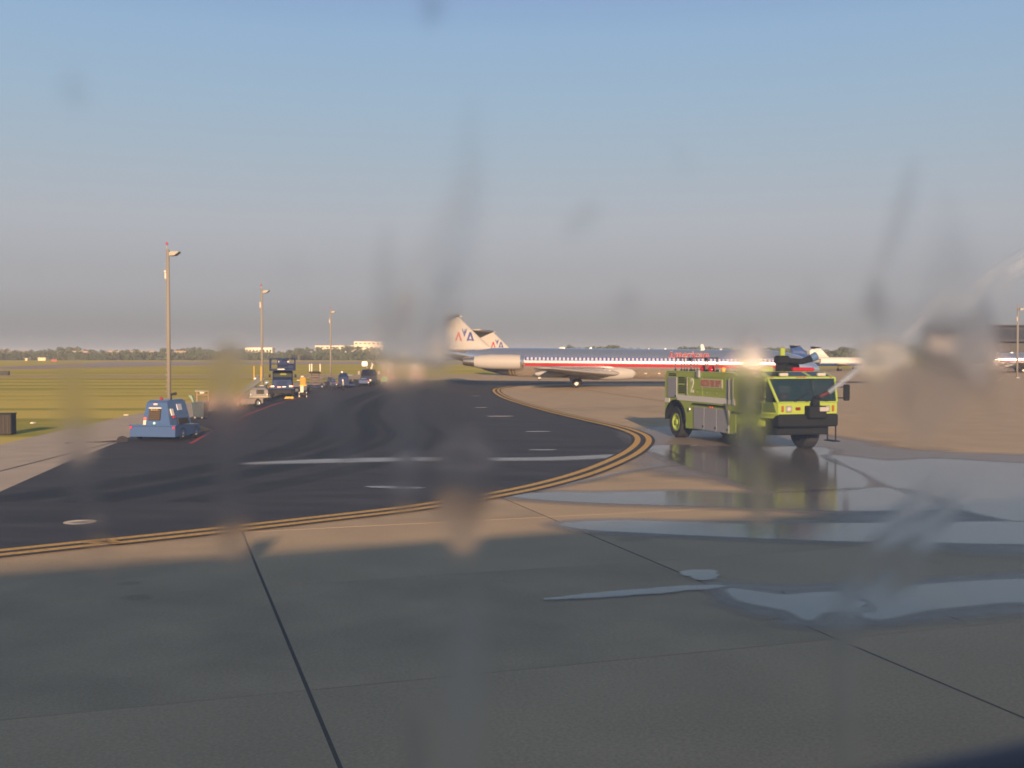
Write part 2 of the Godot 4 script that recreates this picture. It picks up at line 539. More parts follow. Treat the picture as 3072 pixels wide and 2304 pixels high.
func build_water() -> void:
	# concrete darkened by the spray; the wetness fades out towards its edge
	var damp := StandardMaterial3D.new()
	damp.transparency = BaseMaterial3D.TRANSPARENCY_ALPHA
	damp.albedo_color = Color(0.20, 0.165, 0.125).linear_to_srgb()
	damp.vertex_color_use_as_albedo = true
	damp.roughness = 0.42
	kind(obj("damp_concrete", feathered(ragged(poly([6.4, -51, 8.6, -54, 12.0, -52.3, 14.0, -47, 15.0, -40.2, 18.7, -37.8, 25, -35.2, 22, -19.6, 9.6, -19.6, 7.9, -23, 8.8, -28, 5.8, -31.5, 5.2, -36.0, 6.1, -43.4]), 6, 0.5, 2), 0.016, 1.6, 0.8), damp), "structure")
	kind(obj("damp_concrete", feathered(ragged(poly([3.3, -16.4, 4.3, -16.2, 5.92, -16.5, 8.6, -17.2, 12, -17.6, 12, -15.0, 7.2, -14.8, 5.62, -14.4, 4.24, -14.0, 3.85, -14.4, 3.4, -15.1]), 5, 0.2, 7), 0.014, 0.5, 0.8), damp), "structure")
	var water := StandardMaterial3D.new()
	water.transparency = BaseMaterial3D.TRANSPARENCY_ALPHA
	water.albedo_color = Color(0.17, 0.165, 0.155).linear_to_srgb()
	water.vertex_color_use_as_albedo = true
	water.albedo_texture = noise_tex(256, 0.03, 41, 0.65, 1.0, 4)
	water.uv1_triplanar = true
	water.uv1_world_triplanar = true
	water.uv1_scale = Vector3(0.12, 1.0, 0.4)
	water.roughness = 0.13
	water.metallic_specular = 0.4
	var pools := [
		[poly([0.05, -27.1, 1.15, -27.7, 2.25, -27.6, 4.61, -27.9, 6.57, -27.4, 8.0, -28.0, 10.5, -28.5, 10.5, -25.0, 7.53, -24.5, 5.99, -24.9, 4.41, -25.3, 2.21, -25.8, 0.74, -26.4]), 0.45],
		[poly([1.14, -22.5, 2.47, -22.9, 4.9, -22.45, 7.34, -22.5, 11.2, -22.75, 14.5, -22.6, 14.5, -20.2, 9.86, -20.1, 7.96, -20.3, 6.28, -20.45, 4.21, -20.95, 2.32, -21.5, 1.58, -21.8]), 0.3],
		[poly([11.5, -38.2, 13.0, -36.2, 15.0, -36.8, 17.5, -35.2, 22, -35.4, 21, -23.0, 12.5, -23.2, 10.9, -23.4, 10.6, -28.9, 11.0, -32.5]), 0.5],
		[poly([5.36, -42.0, 7.43, -42.7, 9.81, -41.6, 11.4, -42.0, 12.3, -41.0, 11.3, -37.5, 10.6, -32.0, 9.6, -28.8, 7.9, -28.0, 6.9, -28.4, 6.4, -31.6, 5.9, -34.0, 5.6, -38.3]), 0.35],
		[poly([3.54, -35.7, 4.75, -39.6, 5.9, -40.3, 5.9, -37.7, 5.2, -37.0, 5.6, -35.4, 4.0, -33.7, 2.0, -30.4, 0.55, -28.3, 0.35, -27.9, 1.1, -29.0, 2.3, -31.7]), 0.25],
		[poly([3.37, -16.1, 3.76, -15.9, 4.13, -15.7, 4.6, -15.85, 5.1, -15.8, 5.05, -14.8, 4.38, -14.66, 4.04, -14.25, 3.95, -14.7, 3.69, -15.0, 3.37, -15.4]), 0.15],
		[poly([5.15, -15.9, 5.86, -16.2, 7.01, -16.55, 8.25, -16.8, 10.5, -16.9, 10.5, -15.4, 7.5, -15.3, 6.65, -15.1, 5.85, -14.8, 5.03, -14.3, 4.9, -14.6, 5.3, -15.2]), 0.2],
		[poly([0.51, -15.47, 1.59, -15.96, 2.87, -16.36, 3.28, -16.28, 2.42, -15.95, 1.34, -15.6]), 0.05],
		[poly([2.81, -17.44, 3.28, -17.52, 3.31, -17.0, 3.03, -16.82]), 0.05],
		[poly([-8.98, -35.3, -6.62, -36.7, -3.58, -37.3, 0.73, -37.3, 3.9, -38.5, 3.8, -37.8, 1.51, -36.6, -3.44, -36.3, -6.36, -35.7]), 0.2],
		[poly([-3.99, -28.95, -3.3, -29.1, -2.42, -28.72, -3.1, -28.55]), 0.08],
		[poly([-3.7, -97.4, -3.1, -97.5, -3.1, -96.9, -3.7, -96.9]), 0.1],
		[poly([-2.5, -75.1, -1.9, -75.2, -1.9, -74.7, -2.5, -74.6]), 0.1],
		[poly([-1.2, -64.1, -0.2, -64.2, -0.2, -63.5, -1.2, -63.4]), 0.1],
		[poly([0.8, -50.8, 1.7, -50.9, 1.7, -50.5, 0.8, -50.4]), 0.06],
		[poly([0.8, -40.7, 1.6, -40.75, 1.6, -40.45, 0.8, -40.4]), 0.05],
	]
	for i in pools.size():
		var shore := ragged(pools[i][0], 18, pools[i][1] * 2.0, 30 + i)
		kind(obj("puddle", feathered(shore, 0.024, 0.06 + 0.4 * pools[i][1], 0.8), water), "structure")
		if pools[i][1] < 0.15:
			continue
		kind(obj("damp_margin", feathered(shore, 0.018 + 0.0003 * i, 0.25 + pools[i][1] * 1.2, 0.85), damp), "structure")


# ------------------------------------------------------------------ common parts
func wheel(parent: Node, at: Vector3, r: float, w: float, rim_m: Material, tyre_m: Material, side := 1.0) -> void:
	# axle along z of the parent, hub on the +z side when side is 1
	var wn := node("wheel", parent, Transform3D(Basis(), at))
	var xf := Transform3D(Basis(Vector3.UP, -PI / 2.0 * side))
	var c := minf(0.12 * r, 0.3 * w)
	obj("tyre", G.new().smooth(false).lathe([Vector2(-w / 2, r * 0.55), Vector2(-w / 2, r - c), Vector2(-w / 2 + c, r), Vector2(w / 2 - c, r), Vector2(w / 2, r - c), Vector2(w / 2 - 0.02, r * 0.6), Vector2(w / 2 - 0.04, r * 0.55)], 26, xf), tyre_m, wn)
	obj("rim", G.new().lathe([Vector2(w / 2 - 0.05, r * 0.57), Vector2(w / 2 - 0.02, r * 0.55), Vector2(w / 2 - 0.02, r * 0.48), Vector2(w / 2 - 0.14 * r, r * 0.42), Vector2(w / 2 - 0.14 * r, r * 0.2), Vector2(w / 2 - 0.01, r * 0.17), Vector2(w / 2 - 0.01, 0)], 20, xf), rim_m, wn)


func lettering(words: String, height: float, depth := 0.01, mono := false) -> TextMesh:
	var f := SystemFont.new()
	f.font_names = PackedStringArray(["Droid Sans Mono" if mono else "Droid Sans"])
	f.font_weight = 700
	var t := TextMesh.new()
	t.font = f
	t.text = words
	t.font_size = 64
	t.pixel_size = height / 64.0 * 1.37
	t.depth = depth
	t.curve_step = 2.0
	return t


# ------------------------------------------------------------------ airliner with T-tail
func ell(x: float, yc: float, ry: float, rz: float, n := 32) -> Array:
	var r := []
	for k in n:
		r.append(Vector3(x, yc + ry * cos(TAU * k / n), rz * sin(TAU * k / n)))
	return r


func foil(le: Vector3, chord: float, thick: float, axis: Vector3) -> Array:
	var up := []
	var dn := []
	for q in [[0.0, 0.0], [0.03, 0.22], [0.12, 0.40], [0.32, 0.5], [0.6, 0.36], [0.85, 0.14]]:
		up.append(le + Vector3(-chord * q[0], 0, 0) + axis * thick * q[1])
		if q[0] > 0.0:
			dn.push_front(le + Vector3(-chord * q[0], 0, 0) - axis * thick * q[1])
	up.append(le + Vector3(-chord, 0, 0))
	return up + dn


# a strip laid round the fuselage between two heights
func band(x0: float, x1: float, y0: float, y1: float, yc: float, ry: float, rz: float, gap: float) -> G:
	var g := G.new().smooth(true)
	for s in [-1.0, 1.0]:
		for k in 5:
			var p := []
			for t in [k / 5.0, (k + 1) / 5.0]:
				var y := lerpf(y0, y1, t)
				p.append(Vector3(0, y, s * (rz * sqrt(maxf(0.0, 1.0 - pow((y - yc) / ry, 2.0))) + gap)))
			var o := Vector3(0, (p[0].y - yc) * 0.5, s)
			g.quad(p[0] + Vector3(x0, 0, 0), p[0] + Vector3(x1, 0, 0), p[1] + Vector3(x1, 0, 0), p[1] + Vector3(x0, 0, 0), o)
	return g


func bent_text(words: String, height: float, base_y: float, x0: float, gap: float, grow: float, parent: Node, m: Material) -> void:
	var tm := lettering(words, height, 0.012)
	tm.horizontal_alignment = HORIZONTAL_ALIGNMENT_LEFT
	var src := tm.get_mesh_arrays()
	var v: PackedVector3Array = src[Mesh.ARRAY_VERTEX]
	var lo := 1e9
	for p in v:
		lo = minf(lo, p.y)
	var ind: PackedInt32Array = src[Mesh.ARRAY_INDEX]
	var shifts := [Vector2.ZERO]
	if grow > 0.0:
		shifts = []
		for k in 8:
			shifts.append(Vector2(cos(TAU * k / 8), sin(TAU * k / 8)) * grow)
	var g := G.new()
	for sh in shifts:
		var w := PackedVector3Array()
		for p in v:
			var y: float = base_y + (p.y - lo) + sh.y
			var z := 1.67 * sqrt(maxf(0.01, 1.0 - pow((y - 2.9) / 1.8, 2.0)))
			w.append(Vector3(x0 + p.x + sh.x, y, z + gap + p.z))
		for i in range(0, ind.size(), 3):
			g.s.add_vertex(w[ind[i]])
			g.s.add_vertex(w[ind[i + 1]])
			g.s.add_vertex(w[ind[i + 2]])
	obj("lettering", g, m, parent)


func letter_a(c: Vector2, w: float, h: float, bar: float) -> G:
	var g := G.new()
	var xf := Transform3D(Basis(), Vector3(c.x, c.y, 0))
	var t := w * 0.24
	g.prism(poly([-w / 2, 0, -w / 2 + t, 0, t * 0.35, h * 0.86, 0, h, -t * 0.45, h]), 0, 0.012, xf)
	g.prism(poly([w / 2, 0, w / 2 - t, 0, -t * 0.35, h * 0.86, 0, h, t * 0.45, h]), 0.001, 0.013, xf)
	if bar > 0.0:
		g.prism(poly([-w * 0.33, h * 0.04, w * 0.33, h * 0.04, w * 0.27, h * 0.04 + bar, -w * 0.27, h * 0.04 + bar]), 0.002, 0.011, xf)
	return g


func make_airliner(titles: bool) -> Node3D:
	var p := thing("passenger_jet", "", "airplane")
	var metal := mk(0.74, 0.74, 0.75, 0.14, 0.95)
	var grey := mk(0.26, 0.255, 0.245, 0.45)
	var white := mk(0.42, 0.42, 0.40, 0.16)
	var blue := mk(0.03, 0.04, 0.16, 0.16)
	var red := mk(0.24, 0.008, 0.016, 0.16)
	var tyre := mk(0.02, 0.02, 0.021, 0.8)
	var secs := [[-17.4, 4.12, 0.12, 0.06], [-16.6, 4.08, 0.34, 0.2], [-15.0, 3.92, 0.62, 0.55], [-13.2, 3.62, 0.98, 0.95], [-11.2, 3.27, 1.37, 1.3], [-9.0, 3.02, 1.66, 1.55], [-6.6, 2.92, 1.78, 1.65], [-4, 2.9, 1.8, 1.67], [22.5, 2.9, 1.8, 1.67], [24.5, 2.85, 1.7, 1.6], [26.3, 2.7, 1.42, 1.38], [27.6, 2.52, 1.05, 1.05], [28.4, 2.4, 0.66, 0.68], [28.8, 2.36, 0.22, 0.24]]
	var rings := []
	for q in secs:
		rings.append(ell(q[0], q[1], q[2], q[3]))
	var fus := obj("fuselage", G.new().smooth(true).loft(rings), metal, p)
	obj("blue_stripe", band(-6.3, 24.0, 3.16, 3.62, 2.9, 1.8, 1.67, 0.012), blue, p)
	obj("white_stripe", band(-6.3, 24.0, 2.90, 3.155, 2.9, 1.8, 1.67, 0.014), white, p)
	obj("red_stripe", band(-6.3, 24.0, 2.52, 2.895, 2.9, 1.8, 1.67, 0.016), red, p)
	var pane := mk(0.36, 0.37, 0.42, 0.2, 0.3)
	var wz := 1.67 * sqrt(1.0 - pow(0.49 / 1.8, 2.0)) + 0.012
	var wm := bx(Vector3.ZERO, Vector3(0.27, 0.37, 0.03), 0.012).mesh()
	for k in 62:
		obj("window", wm, pane, p, Transform3D(Basis(Vector3.RIGHT, -0.27), Vector3(-5.95 + 0.485 * k, 3.40, wz)))
	obj("cockpit_window", G.new().smooth(true).loft([ell(26.2, 3.42, 0.3, 1.22, 20), ell(27.0, 3.30, 0.26, 0.95, 20), ell(27.55, 3.1, 0.2, 0.72, 20)]), mk(0.02, 0.025, 0.03, 0.1), p)
	# fin with emblem
	var fin := obj("fin", G.new().smooth(true).loft([foil(Vector3(-10.0, 4.3, 0), 6.2, 0.5, Vector3.BACK), foil(Vector3(-11.0, 5.0, 0), 5.9, 0.42, Vector3.BACK), foil(Vector3(-14.5, 8.35, 0), 4.3, 0.3, Vector3.BACK), foil(Vector3(-14.7, 8.6, 0), 4.0, 0.06, Vector3.BACK)]), grey, p)
	obj("tip_light", bx(Vector3(-14.35, 8.5, 0.0), Vector3(0.35, 0.16, 0.2), 0.05), white, fin)
	obj("emblem_letter", letter_a(Vector2(-14.6, 5.5), 0.86, 1.07, 0.0), red, fin, Transform3D(Basis(), Vector3(0, 0, 0.215)))
	obj("emblem_letter", letter_a(Vector2(-13.12, 5.5), 0.95, 1.07, 0.16), blue, fin, Transform3D(Basis(), Vector3(0, 0, 0.205)))
	var eagle := G.new().prism(poly([-0.06, 0, 0.06, 0, 0.1, 0.28, 0.22, 0.5, 0.33, 1.0, 0.2, 0.86, 0.12, 0.6, 0.07, 1.02, -0.02, 0.72, -0.1, 0.5, -0.2, 0.92, -0.34, 0.98, -0.24, 0.5, -0.12, 0.28]), 0, 0.012)
	obj("emblem_eagle", eagle, blue, fin, Transform3D(Basis(), Vector3(-13.85, 6.05, 0.212)))
	for s in [-1.0, 1.0]:
		obj("tailplane", G.new().smooth(true).loft([foil(Vector3(-14.4, 8.56, 0), 4.2, 0.42, Vector3.UP), foil(Vector3(-16.3, 8.72, 6.1 * s), 2.3, 0.34, Vector3.UP), foil(Vector3(-16.4, 8.74, 6.25 * s), 2.1, 0.24, Vector3.UP)]), grey, p)
		var nz: float = 2.35 * s
		var nac := obj("engine", G.new().smooth(true).lathe([Vector2(-12.3, 0.66), Vector2(-11.6, 0.80), Vector2(-10.2, 0.9), Vector2(-7.6, 0.9), Vector2(-6.8, 0.85), Vector2(-6.45, 0.74), Vector2(-6.5, 0.66), Vector2(-7.2, 0.6)], 24, Transform3D(Basis(), Vector3(0, 2.98, nz))), grey, p)
		obj("inlet_lip", G.new().smooth(true).lathe([Vector2(-6.75, 0.86), Vector2(-6.5, 0.79), Vector2(-6.42, 0.73), Vector2(-6.5, 0.66)], 24, Transform3D(Basis(), Vector3(0, 2.98, nz))), mk(0.75, 0.74, 0.72, 0.15, 0.95), nac)
		obj("fan", G.new().lathe([Vector2(-7.0, 0.64), Vector2(-7.0, 0.0)], 20, Transform3D(Basis(), Vector3(0, 2.98, nz))), mk(0.03, 0.03, 0.03, 0.5, 0.5), nac)
		obj("exhaust", G.new().smooth(true).lathe([Vector2(-13.7, 0.42), Vector2(-13.4, 0.5), Vector2(-12.2, 0.64)], 20, Transform3D(Basis(), Vector3(0, 2.98, nz))), mk(0.55, 0.5, 0.42, 0.25, 0.95), nac)
		obj("pylon", G.new().loft([foil(Vector3(-7.8, 3.2, 1.3 * s), 4.6, 0.3, Vector3.UP), foil(Vector3(-7.8, 3.2, 2.0 * s), 4.2, 0.26, Vector3.UP)]), grey, nac)
		# wing
		var wing := obj("wing", G.new().smooth(true).loft([foil(Vector3(6.0, 1.75, 1.2 * s), 9.6, 1.15, Vector3.UP), foil(Vector3(4.6, 1.72, 2.6 * s), 7.9, 0.72, Vector3.UP), foil(Vector3(1.5, 1.98, 8.0 * s), 4.6, 0.5, Vector3.UP), foil(Vector3(-2.3, 2.42, 15.9 * s), 2.0, 0.24, Vector3.UP), foil(Vector3(-2.6, 2.44, 16.3 * s), 1.5, 0.06, Vector3.UP)]), grey, p)
		obj("wing_fairing", G.new().smooth(true).loft([ell(7.0, 1.75, 0.25, 0.2, 16), ell(6.6, 1.75, 0.62, 0.5, 16), ell(5.0, 1.72, 0.8, 0.9, 16), ell(2.0, 1.5, 0.6, 1.0, 16), ell(-1.0, 1.35, 0.3, 0.8, 16)].map(func(r: Array) -> Array: return r.map(func(v: Vector3) -> Vector3: return v + Vector3(0, 0, 1.2 * s)))), grey, wing)
		for zz in [4.2, 8.5]:
			obj("flap_fairing", G.new().smooth(true).lathe([Vector2(-5.2, 0.0), Vector2(-5.0, 0.18), Vector2(-4.3, 0.33), Vector2(-3.0, 0.33), Vector2(-2.2, 0.22), Vector2(-1.6, 0.0)], 14, Transform3D(Basis(), Vector3(0.5, 1.42 + 0.03 * zz, zz * s))), grey, wing)
		obj("landing_light", bx(Vector3(1.9, 1.45, 4.2 * s), Vector3(0.7, 0.12, 0.4), 0.04), white, wing)
		# main gear
		var gear := node("landing_gear", p, Transform3D(Basis(), Vector3(0, 0, 2.55 * s)))
		obj("strut", G.new().tube([Vector3(0, 0.5, 0), Vector3(0.1, 1.9, 0)], 0.12), mk(0.3, 0.3, 0.3, 0.4, 0.5), gear)
		obj("gear_door", bx(Vector3(-0.35, 1.15, 0.28 * s), Vector3(0.9, 0.9, 0.05), 0.01), mk(0.2, 0.2, 0.19, 0.5), gear)
		for d in [-0.33, 0.33]:
			var wx := Transform3D(Basis(Vector3.UP, -PI / 2.0 * s), Vector3(0, 0.53, d))
			obj("wheel", G.new().smooth(false).lathe([Vector2(-0.17, 0.2), Vector2(-0.17, 0.46), Vector2(-0.1, 0.53), Vector2(0.1, 0.53), Vector2(0.17, 0.46), Vector2(0.15, 0.26), Vector2(0.13, 0.26)], 22, wx), tyre, gear)
			obj("hub", G.new().lathe([Vector2(0.10, 0.26), Vector2(0.14, 0.24), Vector2(0.1, 0.1), Vector2(0.17, 0.08), Vector2(0.17, 0)], 16, wx), mk(0.5, 0.45, 0.36, 0.4, 0.4), gear)
	var ng := node("landing_gear", p, Transform3D(Basis(), Vector3(22.1, 0, 0)))
	obj("strut", G.new().tube([Vector3(0, 0.3, 0), Vector3(0, 1.5, 0)], 0.09), mk(0.3, 0.3, 0.3, 0.4, 0.5), ng)
	for d in [-0.2, 0.2]:
		obj("wheel", G.new().lathe([Vector2(-0.1, 0.0), Vector2(-0.1, 0.28), Vector2(-0.06, 0.33), Vector2(0.06, 0.33), Vector2(0.1, 0.28), Vector2(0.1, 0.0)], 18, Transform3D(Basis(Vector3.UP, -PI / 2.0), Vector3(0, 0.33, d))), tyre, ng)
	for a in [[-1.5, 0.14, 0.9], [1.75, 0.14, 0.4], [10.7, 0.12, 0.3], [15.3, 0.62, 0.5], [17.3, 0.1, 0.3], [19.0, 0.1, 0.3]]:
		obj("antenna", G.new().loft([foil(Vector3(a[0], 4.66, 0), a[2], 0.06, Vector3.BACK), foil(Vector3(a[0] - 0.35 * a[1], 4.7 + a[1], 0), a[2] * 0.6, 0.04, Vector3.BACK)]), white, p)
	for x in [-5.2, 22.9]:
		for q in [[-0.42, 0.02], [0.42, 0.02]]:
			obj("door_edge", band(x + q[0] - 0.02, x + q[0] + 0.02, 2.05, 3.9, 2.9, 1.8, 1.67, 0.02), mk(0.1, 0.1, 0.11, 0.5), p)
	for x in [-2.6, 1.8, 5.2, 9.6, 13.6, 18.4]:
		obj("skin_joint", band(x - 0.02, x + 0.02, 1.25, 4.55, 2.9, 1.8, 1.67, 0.006), mk(0.30, 0.30, 0.31, 0.3, 0.6), p)
	obj("belly_antenna", bx(Vector3(-4.6, 0.95, 0.1), Vector3(0.3, 0.36, 0.05), 0.02), white, p)
	for x in [-4.2, -2.9, 8.2, 9.8, 13.1]:
		obj("belly_panel", bx(Vector3(x, 1.75, 1.28), Vector3(0.3, 0.13, 0.04), 0.02, Basis(Vector3.RIGHT, 0.5)), mk(0.62, 0.58, 0.48, 0.3, 0.4), p)
	if titles:
		bent_text("American", 0.76, 3.62, 10.9, 0.015, 0.025, p, white)
		bent_text("American", 0.76, 3.62, 10.9, 0.034, 0.0, p, red)
	return p


# ------------------------------------------------------------------ small white jet
func make_regional(called: String, label: String, at: Vector3, turn: float, belly: Material, fin_m: Material, tip_m: Material) -> Node3D:
	var p := thing(called, label, "airplane", at, turn, "small jets parked at the far stands")
	var white := mk(0.42, 0.41, 0.38, 0.35)
	var secs := [[-13.5, 3.1, 0.1, 0.1], [-11.5, 2.9, 0.6, 0.55], [-9.0, 2.65, 0.98, 0.92], [-6.0, 2.5, 1.14, 1.12], [10.0, 2.5, 1.14, 1.12], [12.5, 2.4, 0.98, 0.98], [14.0, 2.2, 0.6, 0.62], [14.8, 2.1, 0.15, 0.15]]
	var rings := []
	var under := []
	for q in secs:
		rings.append(ell(q[0], q[1], q[2], q[3], 24))
		var half := []
		for k in 13:
			var a := PI * (0.62 + 0.76 * k / 12.0)
			half.append(Vector3(q[0], q[1] + (q[2] + 0.015) * cos(a), (q[3] + 0.015) * sin(a)))
		under.append(half)
	obj("fuselage", G.new().smooth(true).loft(rings), white, p)
	obj("belly", G.new().smooth(true).loft(under, false), belly, p)
	var fin := obj("fin", G.new().smooth(true).loft([foil(Vector3(-8.0, 3.3, 0), 4.6, 0.4, Vector3.BACK), foil(Vector3(-10.6, 6.2, 0), 3.0, 0.25, Vector3.BACK)]), fin_m, p)
	obj("fin_tip", G.new().smooth(true).loft([foil(Vector3(-10.6, 6.2, 0), 3.0, 0.27, Vector3.BACK), foil(Vector3(-11.2, 6.8, 0), 2.6, 0.1, Vector3.BACK)]), tip_m, fin)
	for x in [-9.6, -10.6, -11.4]:
		obj("fin_line", G.new().loft([foil(Vector3(x + 1.0, 3.9, 0.0), 0.12, 0.42, Vector3.BACK), foil(Vector3(x - 1.0, 6.1, 0.0), 0.12, 0.30, Vector3.BACK)]), tip_m, fin)
	for s in [-1.0, 1.0]:
		obj("tailplane", G.new().smooth(true).loft([foil(Vector3(-10.9, 6.75, 0), 2.4, 0.22, Vector3.UP), foil(Vector3(-12.0, 6.8, 3.6 * s), 1.2, 0.1, Vector3.UP)]), white, p)
		obj("engine", G.new().smooth(true).lathe([Vector2(-9.6, 0.0), Vector2(-9.6, 0.4), Vector2(-8.5, 0.6), Vector2(-6.6, 0.62), Vector2(-6.0, 0.5), Vector2(-6.3, 0.42), Vector2(-6.3, 0.0)], 18, Transform3D(Basis(), Vector3(0, 2.7, 1.85 * s))), mk(0.16, 0.16, 0.17, 0.4), p)
		obj("wing", G.new().smooth(true).loft([foil(Vector3(2.4, 1.55, 0.8 * s), 4.4, 0.5, Vector3.UP), foil(Vector3(-1.6, 2.1, 9.8 * s), 1.3, 0.12, Vector3.UP)]), white, p)
		var gear := node("landing_gear", p, Transform3D(Basis(), Vector3(-1.0, 0, 2.0 * s)))
		obj("strut", G.new().tube([Vector3(0, 0.3, 0), Vector3(0, 1.5, 0)], 0.09), mk(0.3, 0.3, 0.3, 0.4), gear)
		obj("wheel", G.new().lathe([Vector2(-0.15, 0.0), Vector2(-0.15, 0.38), Vector2(0.15, 0.38), Vector2(0.15, 0.0)], 16, Transform3D(Basis(Vector3.UP, PI / 2), Vector3(0, 0.38, 0))), mk(0.02, 0.02, 0.02, 0.8), gear)
	var ng := node("landing_gear", p, Transform3D(Basis(), Vector3(11.5, 0, 0)))
	obj("strut", G.new().tube([Vector3(0, 0.3, 0), Vector3(0, 1.6, 0)], 0.08), mk(0.3, 0.3, 0.3, 0.4), ng)
	obj("wheel", G.new().lathe([Vector2(-0.12, 0.0), Vector2(-0.12, 0.3), Vector2(0.12, 0.3), Vector2(0.12, 0.0)], 16, Transform3D(Basis(Vector3.UP, PI / 2), Vector3(0, 0.3, 0))), mk(0.02, 0.02, 0.02, 0.8), ng)
	return p


func build_planes() -> void:
	var a := make_airliner(true)
	a.position = Vector3(7.93, 0, -127.6)
	a.rotation_degrees = Vector3(0, -5, -0.55)
	a.set_meta("label", "polished metal airliner with red white blue stripes right behind the fire truck")
	a.set_meta("group", "striped silver airliners")
	var b := copy(a, "cream T-tailed airliner mostly hidden behind the near striped airliner's tail", Vector3(11.0, 0, -200), -4)
	b.rotation_degrees = Vector3(0, -4, 0)
	var c := copy(a, "striped silver airliner parked at far right before the dark terminal", Vector3(122.0, 0, -252), -12)
	c.rotation_degrees = Vector3(0, -12, 0)
	var navy := mk(0.02, 0.05, 0.16, 0.4)
	var wh := mk(0.44, 0.42, 0.40, 0.4)
	make_regional("regional_jet", "small white jet with dark blue belly and fin beyond the fire truck cab", Vector3(86.5, 0, -274), -8, navy, navy, navy)
	make_regional("regional_jet", "white jet with blue tipped fin, parked behind the blue bellied jet", Vector3(101.0, 0, -306), -6, mk(0.6, 0.55, 0.46, 0.4), wh, navy)


